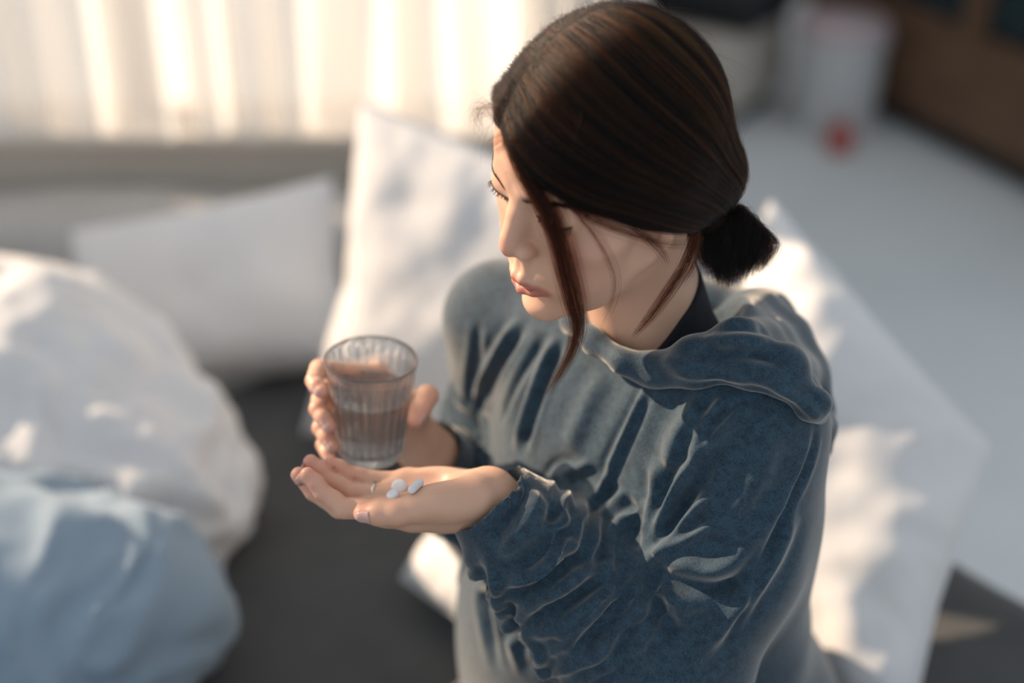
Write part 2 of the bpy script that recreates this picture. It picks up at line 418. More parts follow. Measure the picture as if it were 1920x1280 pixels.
# lower lobe of the duvet, its blue shade put into the cloth colour
m_blue = noise_mat('blue_shade_cotton', (0.26, 0.345, 0.425), (0.30, 0.385, 0.465), 4, 0.85, 0.12, 90, **{'Sheen Weight': 0.1})
def shaded_duvet():
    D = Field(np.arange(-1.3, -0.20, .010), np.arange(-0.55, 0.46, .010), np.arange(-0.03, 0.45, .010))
    for c, r, k in SHADED_DUVET:
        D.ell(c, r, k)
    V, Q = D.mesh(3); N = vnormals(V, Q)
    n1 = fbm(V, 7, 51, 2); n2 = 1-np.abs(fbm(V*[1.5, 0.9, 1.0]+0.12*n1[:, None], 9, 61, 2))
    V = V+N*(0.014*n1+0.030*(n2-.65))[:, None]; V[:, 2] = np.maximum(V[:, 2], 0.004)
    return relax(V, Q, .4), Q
v, f = shaded_duvet(); bl = mesh_obj('shaded_duvet', v, f, m_blue); tag(bl, 'lower lobe of the white duvet with its blue shade painted into the colour', 'shaded_duvet')

# ---- things far behind on the floor
m_bin = new_mat('white_plastic', (0.66, 0.67, 0.68), 0.4); m_pink = new_mat('pink_rim', (0.58, 0.46, 0.47), 0.4); m_red = new_mat('red_plastic', (0.52, 0.13, 0.11), 0.4)
m_beige = noise_mat('beige_cloth', (0.56, 0.51, 0.45), (0.60, 0.55, 0.49), 8, 0.9)
b0 = at_z(1572, 262, FLOOR)+np.array([0, .10, 0]); bn = empty('storage_bin', b0); tag(bn, 'white round storage bin with a pinkish lid standing on the far floor', 'bin')
v, f = lathe([(.115, 0), (.118, .01), (.128, .28), (.130, .30), (.124, .30), (.112, .02), (.0, .02)], 48, False); mesh_obj('bin_body', v, f, m_bin, bn)
v, f = lathe([(.133, .295), (.135, .315), (.128, .33), (.06, .338), (.0, .34)], 48, False); mesh_obj('bin_lid', v, f, m_pink, bn)
v, f = lathe([(.136, .285), (.139, .29), (.139, .297), (.133, .30)], 48, False); mesh_obj('lid_rim', v, f, m_bin, bn)
r0 = at_z(1573, 284, FLOOR); v, f = lathe([(0, 0), (.035, 0), (.042, .02), (.042, .05), (.03, .075), (.012, .085), (.012, .095), (0, .096)], 32, False)
rd = mesh_obj('red_jar', v, f, m_red); rd.location = r0; tag(rd, 'small red object on the floor in front of the white bin', 'jar')
f0 = at_z(1400, 262, FLOOR)+np.array([-.13, .04, 0]); fs = empty('footstool', f0+np.array([0, .25, 0])); fs.rotation_euler = (0, 0, -.6); tag(fs, 'low beige cloth footstool at the far end of the floor', 'stool')
box('stool_body', (-.22, -.2, .05), (.22, .2, .30), m_beige, fs, .03, True); box('stool_base', (-.19, -.17, 0), (.19, .17, .055), m_black, fs)
bg = empty('black_bag', f0+np.array([0, .25, .302])); bg.rotation_euler = (0, 0, -.6); tag(bg, 'black bag lying across the beige footstool', 'bag')
box('bag_body', (-.28, -.16, 0), (.26, .16, .12), m_black, bg, .04, True); box('bag_flap', (-.27, -.17, .05), (.1, -.155, .11), m_black, bg, .006, True)
# ------------------------------------------------------------------ the woman
HT = np.array([0.0786, -0.0327, 0.7296])
HR = np.array([[-0.61158087, -0.78596599, -0.09069894], [0.78293412, -0.58470585, -0.21244584], [0.113943, -0.20093911, 0.9729545]])
def hp(x, y, z): return HT+HR@(np.array([x, y, z])/1000.0)      # head frame (mm; right, forward, up) -> world

def grow(lo, hi, flo, fhi, h, H):
    """axis samples: step h inside flo..fhi, widening to H outside"""
    a = list(np.arange(flo, fhi, h)); s = h; x = flo
    left = []
    while x > lo: s = min(s*1.12, H); x -= s; left.append(x)
    s = h; x = a[-1]; right = []
    while x < hi: s = min(s*1.12, H); x += s; right.append(x)
    return np.array(left[::-1]+a+right)

def head_shape(B):
    e = lambda c, r, k, mode='add', rot=None: B.ell(hp(*c), np.array(r)/1000.0, k/1000.0, mode, HR if rot is None else HR@rot)
    def ch(pts, rad, k, mode='add', kin=0): B.chain([hp(*p) for p in pts], np.array(rad)/1000.0, k/1000.0, mode, kin/1000.0)
    e((0, -4, 50), (72, 90, 78), 0)
    e((0, 40, 58), (58, 53, 45), 20)
    e((0, 40, 0), (55, 49, 62), 20)
    e((0, 42, -42), (43, 47, 44), 16)
    for s in (-1, 1):
        ch([(s*44, 10, -38), (s*29, 50, -63), (s*9, 76, -77)], [11, 10.5, 10], 15, kin=8)
        e((s*45, 54, -2), (17, 21, 15), 18)
        e((s*33, 60, -32), (20, 22, 25), 20)
        ch([(s*8, 87, 42), (s*26, 84, 46), (s*44, 70, 42)], [5, 5, 4], 10, kin=5)
    e((0, 79, -74), (12, 11.5, 12), 12)
    e((0, 30, -60), (36, 42, 20), 16)
    for s in (-1, 1): e((s*31, 95.5, 29-s*1.2), (18, 11, 9.5), 10, 'cut')
    for s in (-1, 1):
        e((s*32, 75, 27-s*1.2), (16, 12.2, 11.5), 6)
    # nose
    ch([(0, 84, 32), (0, 88, 12), (0, 90, -8)], [7, 9, 10], 5, kin=4)
    ch([(0, 84, 36), (0, 93, 20), (0, 101, 4)], [6.5, 6.8, 7.5], 9, kin=4)
    e((0, 102.5, -4), (8.5, 8.2, 7.8), 6)
    for s in (-1, 1): e((s*11, 95.5, -8.5), (6.4, 8.5, 6.8), 4.5)
    ch([(0, 104, -9), (0, 93, -17)], [4, 4], 4)
    for s in (-1, 1): e((s*6.6, 98.5, -15), (3.1, 4.6, 3.2), 1.5, 'cut')
    # mouth
    e((0, 72, -39), (27, 21.5, 24), 14)
    for s in (-1, 1): ch([(s*4, 91.5, -20), (s*4.5, 93.2, -35)], [2.2, 2.4], 6)
    ch([(-21.5, 85, -43.2), (-12, 92, -40.8), (-4, 96, -38.8), (0, 95.8, -39.8), (4, 96, -38.8), (12, 92, -40.8), (21.5, 85, -43.2)],
       [2.3, 4.4, 5.2, 4.9, 5.2, 4.4, 2.3], 4, kin=2)
    ch([(-19, 85, -46.5), (-10, 91.5, -51.5), (0, 94, -53.2), (10, 91.5, -51.5), (19, 85, -46.5)], [2.5, 5.8, 6.8, 5.8, 2.5], 4, kin=2)
    ch([(-22, 85.4, -44.6), (-11, 94.8, -45.6), (0, 98.0, -46.0), (11, 94.8, -45.6), (22, 85.4, -44.6)], [1.0, 1.2, 1.5, 1.2, 1.0], .8, 'cut', kin=1)
    ch([(-12, 95, -62), (12, 95, -62)], [7.5, 7.5], 7, 'cut')
    # ears
    for s in (-1, 1):
        ry = np.array([[math.cos(s*.25), 0, math.sin(s*.25)], [0, 1, 0], [-math.sin(s*.25), 0, math.cos(s*.25)]])
        e((s*67, -6, 6), (5.5, 15, 26), 5, rot=ry)
        e((s*63, 2, -19), (5, 7, 9), 5)
        e((s*73, -3, 6), (5, 9, 14), 3, 'cut', rot=ry)

NECK = np.array([0.128, 0.008, 0.545])
LSH, RSH = np.array([0.189, -0.078, 0.537]), np.array([-0.008, 0.135, 0.515])
BF = np.array([-0.73, -0.68, 0.0]); BF /= np.linalg.norm(BF); BL = np.array([-BF[1], BF[0], 0.0]); BZ = np.array([0, 0, 1.0])   # chest forward, her left
if BL @ (LSH-RSH) < 0: BL = -BL
BR = np.stack([BL, BF, BZ], 1)

# hands: wrist, axes (distal, radial, palm normal), joints by forward kinematics, all in mm inside the hand
def hand_joints(W, d, n, s, mcp, lens, pitch, yaw):
    d, n, s = (np.asarray(a, float) for a in (d, n, s)); out = []
    for (md, ms, mn), L, P, Y in zip(mcp, lens, pitch, yaw):
        p = W+(d*md+s*ms+n*mn)/1000.0; J = [p]
        for l, a, y in zip(L, P, Y):
            a = math.radians(a); y = math.radians(y)
            v = d*math.cos(a)*math.cos(y)+s*math.cos(a)*math.sin(y)+n*math.sin(a)
            p = p+v*l/1000.0; J.append(p)
        out.append(np.array(J))
    return out

def ortho(d, n):
    d = np.asarray(d, float); d /= np.linalg.norm(d); n = np.asarray(n, float); n = n-d*(n@d); n /= np.linalg.norm(n)
    return d, n

# ---- left hand: level, palm up, fingers to the picture's left, thumb towards the camera
LW = at(915, 934, 1.16)
ld, ln = ortho((-1.0, 0.02, -0.03), (-0.02, 0.20, 1.0)); ls = np.cross(ld, ln); ls = ls if ls[1] < 0 else -ls
L_F = hand_joints(LW, ld, ln, ls,
    [(80, 24, 1), (83, 6, -4), (77, -11, -2), (68, -26, 4)],
    [(35, 21.5, 19), (39, 24.5, 19), (36.5, 23.5, 19), (31, 19, 17.5)],
    [(2, 36, 50), (-2, 34, 52), (6, 32, 50), (6, 20, 34)],
    [(-6, -12, -14), (-4, -6, -8), (-2, -2, -3), (2, 4, 4)])
L_T = [LW+(ld*a+ls*b+ln*c)/1000.0 for a, b, c in ((10, 17, 11), (40, 33, 12), (70, 38, 6), (98, 35, 4))]
# ---- right hand round the glass: palm behind it, fingers over its far left, thumb over its right
GLASS = at(695, 848, 1.265); GLASS_H = 0.098
GAX = np.array([0.055, 0.0, 1.0]); GAX /= np.linalg.norm(GAX)         # held slightly tilted
def rg(z): return 0.0292+(0.0400-0.0292)*z/GLASS_H                   # outer radius at height z
def gp(phi, z, off):
    r = rg(z)+off; a = math.radians(phi)
    return GLASS+np.array([r*math.cos(a), r*math.sin(a), 0])+GAX*z
R_F = []
for (z0, z1, z2, z3), a in (((.052, .074, .077, .075), (88, 156, 184, 203)), ((.034, .052, .052, .044), (86, 154, 192, 216)), ((.018, .031, .031, .023), (82, 150, 190, 218)), ((.005, .011, .010, .005), (74, 138, 184, 212))):
    off = .0083
    R_F.append(np.array([gp(a[0], z0, off+.006), gp(a[1], z1, off+.006), gp(a[2], z2, off+.003), gp(a[3], z3, off-.001)]))
R_W = at(806, 850, 1.325)
R_T = [gp(54, .002, .020), gp(34, .034, .017), gp(6, .056, .0130), gp(-22, .045, .0085)]

def hand_shape(B, W, F, T, elbow, n, fr=1.0, palm_sink=0.004):
    k = 0.004
    n = np.asarray(n)
    B.cone(elbow, W, .040, .0245, .01)
    pr = [.0112, .0118, .0112, .0100]
    B.chain([W, W*.55+F[1][0]*.45-n*palm_sink, F[1][0]-n*.001], [.022, .0185, .0115], .012, kin=.006)
    for J, r in zip(F, pr): B.chain([W*.75+J[0]*.25-n*palm_sink, J[0]*.75+W*.25-n*palm_sink, J[0]], [.017, .0135, r*.96], .012, kin=.006)
    B.chain([J[0]-n*.002 for J in F], [.0098]*4, .010, kin=.004)
    for J, r in zip(F, (1.0, 1.03, 1.0, 0.9)):
        rad = np.array([.0096, .0083, .0086, .0072, .0074, .0060])*r*fr
        pts = [J[0], J[0]*.4+J[1]*.6, J[1], J[1]*.45+J[2]*.55, J[2], J[3]]
        B.chain(pts[:2], rad[:2], .005); B.chain(pts[1:], rad[1:], .0007, kin=.0015)
        # finger pads on the palm side
        for a, b in ((0, 1), (1, 2), (2, 3)):
            m = (J[a]*.5+J[b]*.5)
            ax = (J[b]-J[a]); L = np.linalg.norm(ax); ax /= L; nn = n-ax*(n@ax); nn /= np.linalg.norm(nn)
            B.ell(m+nn*.0018, (L*.46, .0072*r*fr, .0066*r*fr), .0012, 'add', np.stack([ax, np.cross(nn, ax), nn], 1))
    t = T
    B.chain([W*.6+t[0]*.4, t[0], t[1], t[2]*.5+t[1]*.5, t[2], t[3]*.55+t[2]*.45, t[3]], [.017, .0165, .0118, .0098, .0100, .0092, .0070], .009, kin=.003)

HIPS = np.array([.165, .055, .12])
LEGS = []
for q in (1, -1):
    hj = HIPS+BL*q*.085+[0, 0, -.02]; kn = HIPS+BF*(.37 if q > 0 else .31)+BL*q*(.19 if q > 0 else .05); kn[2] = .085; an = HIPS+BF*.33-BL*q*.13; an[2] = .060 if q > 0 else .075
    LEGS.append((hj, kn, an))
LEL = np.array([.1215, -.160, .330]); REL = np.array([-.02, .130, .280])
def build_body_field(h=0.00115):
    B = Field(grow(-0.40, 0.42, -0.19, 0.19, h, 0.007), grow(-0.50, 0.32, -0.17, 0.13, h, 0.007), grow(-0.02, 0.90, 0.42, 0.83, h, 0.007))
    head_shape(B)
    B.chain([hp(0, -12, -35), hp(0, -16, -70), NECK], [0.047, 0.046, 0.054], 0.018, kin=0.01)
    # trunk and upper arms (under the clothes), legs folded in front on the bed
    hips = HIPS
    for q, (hj, kn, an) in zip((1, -1), LEGS): B.chain([hj, kn, an], [.082, .056, .034], .03, kin=.02); B.cone(an, an-BL*q*.09+BF*.03+[0, 0, -.02], .032, .022, .02)
    B.chain([NECK+[0, 0, -.02], (NECK+LSH)/2+[0, 0, .0], LSH], [.04, .042, .042], .03)
    B.chain([NECK+[0, 0, -.02], (NECK+RSH)/2+[0, 0, .0], RSH], [.04, .042, .042], .03)
    B.ell(NECK+[.0, .005, -.15], (.135, .078, .16), .04, 'add', BR)
    B.ell((NECK+hips)/2+[.0, .01, -.06], (.115, .08, .16), .06, 'add', BR)
    B.ell(hips, (.15, .115, .10), .06, 'add', BR)
    for sh, el, w in ((LSH, LEL, LW), (RSH, REL, R_W)): B.cone(sh, el, .048, .038, .03)
    B.ell(LW+(ld*34+ls*25+ln*8)/1000, (.031, .016, .016), .010, 'add', np.stack([ld, ls, ln], 1))      # ball of the thumb
    B.ell(LW+(ld*36-ls*20+ln*3)/1000, (.036, .015, .015), .012, 'add', np.stack([ld, ls, ln], 1))      # outer heel of the palm
    hand_shape(B, LW, L_F, L_T, LEL, ln)
    B.ell(LW+(ld*60+ls*0+ln*17)/1000, (.026, .014, .009), .010, 'cut', np.stack([ld, ls, ln], 1))      # hollow of the palm
    for J in L_F:                                                    # creases across the finger joints
        for j in (1, 2):
            ax = J[j+1]-J[j-1]; ax /= np.linalg.norm(ax); nn = ln-ax*(ln@ax); nn /= np.linalg.norm(nn); sd = np.cross(ax, nn); c_ = J[j]+nn*(.0092 if j == 1 else .0082)
            B.cone(c_-sd*.006, c_+sd*.006, .0010, .0010, .0016, 'cut')
    hand_shape(B, R_W, R_F, R_T, REL, (GLASS+[0, 0, .045]-R_F[1][0])/np.linalg.norm(GLASS+[0, 0, .045]-R_F[1][0]), palm_sink=-.002)
    return B
B = build_body_field(); body_V, body_Q = B.mesh(1); del B
print('body verts', len(body_V))
m_skin = new_mat('skin', (0.66, 0.40, 0.28), 0.45, **{'Subsurface Weight': 0.25, 'Subsurface Scale': 0.008})
m_skin.node_tree.nodes['Principled BSDF'].inputs['Subsurface Radius'].default_value = (1.0, 0.30, 0.15)
person = mesh_obj('person', body_V, body_Q, m_skin)
tag(person, 'dark-haired woman in a blue hooded top looking down at pills in her palm', 'person')
# ------------------------------------------------------------------ skin colour, brows, lashes, nails, ring
from mathutils.bvhtree import BVHTree
body_bvh = BVHTree.FromPolygons([tuple(p) for p in body_V], [tuple(map(int, q)) for q in body_Q])
def hl(P): return (np.asarray(P)-HT)@HR*1000.0                       # world -> head frame (mm)
def skin_colour():
    L = hl(body_V); lip = np.zeros(len(L)); near = (L[:, 1] > 70) & (np.abs(L[:, 0]) < 40) & (np.abs(L[:, 2]+46) < 25); P = L[near]
    du, _ = seg_dist(P, [(-20.5, 87, -43.6), (-12, 95.5, -42), (-4, 100, -40.6), (0, 100, -41.2), (4, 100, -40.6), (12, 95.5, -42), (20.5, 87, -43.6)])
    dl, _ = seg_dist(P, [(-19, 87, -46.5), (-10, 96, -51), (0, 99.5, -52.5), (10, 96, -51), (19, 87, -46.5)])
    a = np.clip((1.35-np.minimum(du/3.8, dl/6.4))/.7, 0, 1); lip[near] = np.minimum(a, 1)
    red = np.zeros(len(L))
    for c, r in (((40, 66, -14), 22), ((-40, 66, -14), 22), ((0, 110, -6), 10)): red = np.maximum(red, np.exp(-(np.linalg.norm(L-np.array(c), axis=1)/r)**2)*.6)
    for J in L_F+R_F+[np.array(L_T), np.array(R_T)]:
        for j, r in ((3, .014), (2, .009)): red = np.maximum(red, np.exp(-(np.linalg.norm(body_V-J[j], axis=1)/r)**2)*.8)
    me = person.data
    for nm, arr in (('lip', lip), ('flush', red)):
        at_ = me.attributes.new(nm, 'FLOAT', 'POINT'); at_.data.foreach_set('value', arr.astype(np.float32))
    n, l, b = nodes_of(m_skin)
    tc = n.new('ShaderNodeTexCoord'); t = n.new('ShaderNodeTexNoise'); t.inputs['Scale'].default_value = 60; t.inputs['Detail'].default_value = 5; l.new(tc.outputs['Object'], t.inputs['Vector'])
    def mixc(fac, a, b_):
        m = n.new('ShaderNodeMix'); m.data_type = 'RGBA'
        if hasattr(fac, 'default_value'): l.new(fac, m.inputs[0])
        for s, v in ((6, a), (7, b_)):
            if isinstance(v, tuple): m.inputs[s].default_value = (*v, 1)
            else: l.new(v, m.inputs[s])
        return m.outputs[2]
    base = mixc(t.outputs['Fac'], (0.70, 0.42, 0.29), (0.77, 0.48, 0.34))
    af = n.new('ShaderNodeAttribute'); af.attribute_name = 'flush'; c2 = mixc(af.outputs['Fac'], base, (0.72, 0.34, 0.25))
    al = n.new('ShaderNodeAttribute'); al.attribute_name = 'lip'; c3 = mixc(al.outputs['Fac'], c2, (0.54, 0.20, 0.15))
    l.new(c3, b.inputs['Base Color'])
    t2 = n.new('ShaderNodeTexNoise'); t2.inputs['Scale'].default_value = 900; t2.inputs['Detail'].default_value = 3; l.new(tc.outputs['Object'], t2.inputs['Vector'])
    bp = n.new('ShaderNodeBump'); bp.inputs['Strength'].default_value = 0.08; bp.inputs['Distance'].default_value = 0.001; l.new(t2.outputs['Fac'], bp.inputs['Height']); l.new(bp.outputs[0], b.inputs['Normal'])
skin_colour()

def hair_mat(name, melanin, red, rough=0.32):
    m = bpy.data.materials.new(name); m.use_nodes = True; n = m.node_tree.nodes; n.clear()
    o = n.new('ShaderNodeOutputMaterial'); h = n.new('ShaderNodeBsdfHairPrincipled'); h.parametrization = 'MELANIN'
    h.inputs['Melanin'].default_value = melanin; h.inputs['Melanin Redness'].default_value = red
    h.inputs['Roughness'].default_value = rough; h.inputs['Radial Roughness'].default_value = 0.4; h.inputs['Random Color'].default_value = 0.12; h.inputs['IOR'].default_value = 1.34
    m.node_tree.links.new(h.outputs[0], o.inputs[0]); return m
m_hair = hair_mat('dark_brown_hair', 0.985, 0.8, 0.30); m_lock = hair_mat('translucent_brown_hair', 0.80, 0.9, 0.3); m_hair2 = hair_mat('lighter_brown_hair', 0.62, 0.9, 0.22); m_brow = hair_mat('brow_hair', 0.95, 0.5)

def strands(name, P, radius, mat, parent, tip=0.3):
    """P (k, n, 3) points of k hairs"""
    k, n, _ = P.shape; hc = bpy.data.hair_curves.new(name); hc.add_curves([n]*k)
    hc.attributes['position'].data.foreach_set('vector', P.astype(np.float32).ravel())
    r = np.tile(np.linspace(1, tip, n)*radius, k).astype(np.float32)
    a = hc.attributes.get('radius') or hc.attributes.new('radius', 'FLOAT', 'POINT'); a.data.foreach_set('value', r)
    hc.materials.append(mat); o = bpy.data.objects.new(name, hc); C.objects.link(o); o.parent = parent; o['kind'] = 'stuff'; return o

def face_hit(x, z):
    r = body_bvh.ray_cast(Vector(hp(x, 200, z)), Vector(-HR[:, 1])); return hl(np.array(r[0])) if r[0] is not None else np.array([x, 80, z])
def brow(s):
    P = []
    for i in range(520):
        t = rng.random(); x = 10+38*t; zc = 38.5+8.0*math.sin(min(t*1.15, 1.3)*1.35)-2.5*max(0, t-.7)*4; wdt = 3.5*(1-.65*t)*(0.5+0.5*min(1, t*6))
        z = zc+rng.normal()*wdt*.5; dx, dz = 6*(.55+.45*rng.random()), 1.6*(1-1.6*t)+rng.normal()*.8
        a, b = face_hit(s*x, z), face_hit(s*(x+dx), z+dz); m = (a+b)/2+[0, 1.1, 0]
        P.append([hp(*(a+[0, .2, 0])), hp(*m), hp(*(b+[0, .9, 0]))])
    return strands('eyebrow', np.array(P), .00018, m_brow, person)
brow(1); brow(-1)
m_lash = new_mat('lash_line', (0.012, 0.008, 0.007), 0.6)
def lashes(s):
    P = []; edge = []
    def lid(t): return face_hit(s*(32+15.5*t), 21.5-s*1.2+2.6*t*t+1.0*t)
    for t in np.linspace(-1, 1, 24): edge.append(hp(*(lid(t)+[0, .25, 0])))
    for i in range(90 if s > 0 else 190):
        t = rng.uniform(-.85, 1.0); a = lid(t); L = (4.2+1.8*t)*(1 if s > 0 else 1.25)*(.8+.4*rng.random()); d = np.array([s*(.55*t+.1)+rng.normal()*.08, .80, -.80+rng.normal()*.06]); d /= np.linalg.norm(d)
        P.append([hp(*a), hp(*(a+d*L*.5+[0, 0, -.5])), hp(*(a+d*L+[0, 0, .3]))])
    strands('eyelashes', np.array(P), .00016, m_brow, person, .2)
    E = np.array(edge); th = np.linspace(0, 2*np.pi, 6, endpoint=False); rr = (.0011 if s > 0 else .0022)*np.sin(np.linspace(.35, np.pi-.35, len(E)))
    u, w = HR[:, 1], HR[:, 2]
    tube = E[:, None, :]+rr[:, None, None]*(np.cos(th)[None, :, None]*u+np.sin(th)[None, :, None]*w)
    v, f = rows_mesh(tube, closed=True); mesh_obj('lash_line', v, f, m_lash, person)
lashes(1); lashes(-1)

m_nail = new_mat('nail', (0.66, 0.42, 0.37), 0.25); m_silver = new_mat('silver', (0.75, 0.74, 0.72), 0.2, Metallic=1.0)
def nail(J2, J3, dorsal, w=.0047, l=.0105, r=.0064):
    ax = (J3-J2)/np.linalg.norm(J3-J2); dn = np.asarray(dorsal)-ax*(np.asarray(dorsal)@ax); dn /= np.linalg.norm(dn); sd = np.cross(ax, dn)
    rows = []
    for t in np.linspace(0, 1, 9):
        c = J3+ax*(.0052-l*(1-t)); row = []
        ww = w*(1-.10*abs(2*t-1)**2)*(1 if t < .75 else math.sqrt(max(.05, 1-((t-.75)/.27)**2)))
        for u in np.linspace(-1, 1, 9):
            ang = u*ww/r; h_ = body_bvh.ray_cast(Vector(c+(dn*math.cos(ang)+sd*math.sin(ang))*.02), Vector(-(dn*math.cos(ang)+sd*math.sin(ang))))
            q = np.array(h_[0]) if h_[0] is not None else c+dn*r
            row.append(q+(dn*math.cos(ang)+sd*math.sin(ang))*(.00045-.0004*abs(u)**3))
        rows.append(row)
    v, f = rows_mesh(np.array(rows)); o = mesh_obj('nail', v, f, m_nail, person)
    md = o.modifiers.new('thick', 'SOLIDIFY'); md.thickness = .0004; md.offset = 0; return o
LTd = -ls*.2+np.array([-.15, -.75, .10]); nail(L_T[2], L_T[3], LTd, .0060, .0125, .0078)
for J, w in zip(L_F, (.0046, .0048, .0046, .0040)): nail(J[2], J[3], np.cross(J[3]-J[2], ls) if np.cross(J[3]-J[2], ls)@ln < 0 else -np.cross(J[3]-J[2], ls), w)
for J, w in zip(R_F, (.0046, .0048, .0046, .0040)):
    o_ = J[3]-(GLASS+GAX*((J[3]-GLASS)@GAX)); nail(J[2], J[3], o_, w)
nail(R_T[2], R_T[3], R_T[3]-(GLASS+GAX*((R_T[3]-GLASS)@GAX)), .0058, .012, .0078)
def ring():
    a, b = L_F[2][0], L_F[2][1]; ax = (b-a)/np.linalg.norm(b-a); c = a*.50+b*.50; u = np.cross(ax, ln); u /= np.linalg.norm(u); w = np.cross(ax, u)
    th = np.linspace(0, 2*np.pi, 48, endpoint=False); rows = []
    for t in th:
        d = u*math.cos(t)+w*math.sin(t); h_ = body_bvh.ray_cast(Vector(c+d*.0125), Vector(-d)); R = np.linalg.norm(np.array(h_[0])-c) if h_[0] is not None else .008
        R = min(R, .0105)
        rows.append([c+d*(R+dr)+ax*da for dr, da in ((-.0006, -.0010), (.0008, -.0011), (.0011, 0), (.0008, .0011), (-.0006, .0010))])
    rows.append(rows[0]); v, f = rows_mesh(np.array(rows), closed=True); mesh_obj('ring', v, f, m_silver, person)['label'] = 'thin silver ring on the left ring finger'
ring()
# ------------------------------------------------------------------ hooded top
def hoodie_mat():
    m = new_mat('blue_velour', (0.03, 0.07, 0.11), 0.8, **{'Sheen Weight': 0.75, 'Sheen Roughness': 0.42}); n, l, b = nodes_of(m)
    tc = n.new('ShaderNodeTexCoord'); t = n.new('ShaderNodeTexNoise'); t.inputs['Scale'].default_value = 130; t.inputs['Detail'].default_value = 6; t.inputs['Roughness'].default_value = 0.65
    l.new(tc.outputs['Object'], t.inputs['Vector'])
    t2 = n.new('ShaderNodeTexNoise'); t2.inputs['Scale'].default_value = 700; t2.inputs['Detail'].default_value = 2; l.new(tc.outputs['Object'], t2.inputs['Vector'])
    mx = n.new('ShaderNodeMix'); mx.data_type = 'FLOAT'; mx.inputs[0].default_value = 0.45; l.new(t.outputs['Fac'], mx.inputs[2]); l.new(t2.outputs['Fac'], mx.inputs[3])
    r = n.new('ShaderNodeValToRGB'); e = r.color_ramp.elements; e[0].position = 0.38; e[1].position = 0.64
    e[0].color = (0.003, 0.021, 0.042, 1); e[1].color = (0.029, 0.075, 0.113, 1)
    l.new(mx.outputs[0], r.inputs[0]); l.new(r.outputs[0], b.inputs['Base Color'])
    bp = n.new('ShaderNodeBump'); bp.inputs['Strength'].default_value = 0.3; bp.inputs['Distance'].default_value = 0.001
    l.new(t2.outputs['Fac'], bp.inputs['Height']); l.new(bp.outputs[0], b.inputs['Normal'])
    b.inputs['Sheen Tint'].default_value = (1.0, 0.94, 0.86, 1)
    return m
m_hood = hoodie_mat()
m_under = noise_mat('black_jersey', (0.006, 0.007, 0.011), (0.010, 0.011, 0.016), 60, 0.85)

def along(a, b, t): return np.asarray(a)*(1-t)+np.asarray(b)*t
CUFF_L = along(LW, LEL, 0.05); CUFF_R = along(R_W, REL, 0.02)
def hoodie_field():
    h = 0.0023
    G = Field(np.arange(-.16, .44, h), np.arange(-.34, .34, h), np.arange(0.0, .66, h))
    G.ell(NECK+[-.005, .005, -.125], (.170, .115, .165), 0, 'add', BR)
    G.ell(np.array([.135, .02, .25]), (.170, .130, .22), .05, 'add', BR)
    G.ell(np.array([.165, .055, .11]), (.200, .150, .16), .05, 'add', BR)
    G.chain([NECK+[.005, 0, -.035], along(NECK, LSH, .6)+[0, 0, -.01], LSH+[.004, 0, -.004]], [.058, .058, .059], .03, kin=.02)
    G.chain([NECK+[.005, 0, -.035], along(NECK, RSH, .6)+[0, 0, -.01], RSH], [.060, .056, .052], .03, kin=.02)
    G.ell(np.array([.085, .01, .215]), (.15, .135, .24), .05, 'add', BR)
    # near sleeve: wide at the armhole, gathered towards the cuff
    G.chain([LSH+[.004, 0, -.004], along(LSH, LEL, .5)+[.012, .0, 0], LEL+[.004, -.004, -.006]], [.059, .070, .066], .03, kin=.03)
    G.ell(along(LSH, LEL, .45)+[.02, .055, 0], (.075, .07, .15), .05)
    G.chain([LEL+[.004, -.004, -.006], along(LEL, LW, .4), along(LEL, LW, .75), CUFF_L], [.066, .056, .047, .0390], .03, kin=.03)
    # far sleeve
    G.chain([RSH, along(RSH, REL, .5), REL], [.052, .050, .050], .03, kin=.02)
    G.chain([REL, along(REL, R_W, .5), CUFF_R], [.050, .045, .034], .02, kin=.02)
    # neck opening and the hollow of each cuff
    G.chain([NECK+[.006, .004, -.03], NECK+[.006, .002, .01], NECK+[.0, 0, .09]], [.030, .056, .080], .008, 'cut')
    for cu, w, r in ((CUFF_L, LEL, .0340), (CUFF_R, REL, .029)):
        ax = (cu-w)/np.linalg.norm(cu-w); G.chain([cu-ax*.03, cu+ax*.06], [r, r+.004], .003, 'cut')
    return G

def cast(bvh, px, py):
    d = Vector(at(px, py, 1)-CAM).normalized(); r = bvh.ray_cast(Vector(CAM), d)
    return np.array(r[0]) if r[0] is not None else None

def crease(V, Q, strokes):
    """press folds into the cloth: each stroke is a run over the surface with a height and a width"""
    from mathutils.bvhtree import BVHTree
    bvh = BVHTree.FromPolygons([tuple(p) for p in V], [tuple(map(int, q)) for q in Q])
    N = vnormals(V, Q)
    for _ in range(4): N = relax(N, Q, .5)
    N /= np.linalg.norm(N, axis=1, keepdims=True)+1e-9
    D = np.zeros(len(V))
    for pts, amp, wid in strokes:
        P = [cast(bvh, *p) for p in bezier_path([(x, y, 0) for x, y in pts], 10)[:, :2]]; P = [p for p in P if p is not None]
        if len(P) < 2: continue
        P = np.array(P); jump = np.linalg.norm(np.diff(P, axis=0), axis=1); 
        lo = P.min(0)-wid*4; hi = P.max(0)+wid*4; m = np.where(((V > lo) & (V < hi)).all(1))[0]
        d, t = seg_dist(V[m], P); taper = np.clip(np.minimum(t, 1-t)/0.22, 0, 1); taper = taper*taper*(3-2*taper)
        g = np.exp(-(d/wid)**2)-0.45*np.exp(-((d-2.0*wid)/(1.1*wid))**2)
        D[m] += amp*taper*g
    return V+N*D[:, None], N

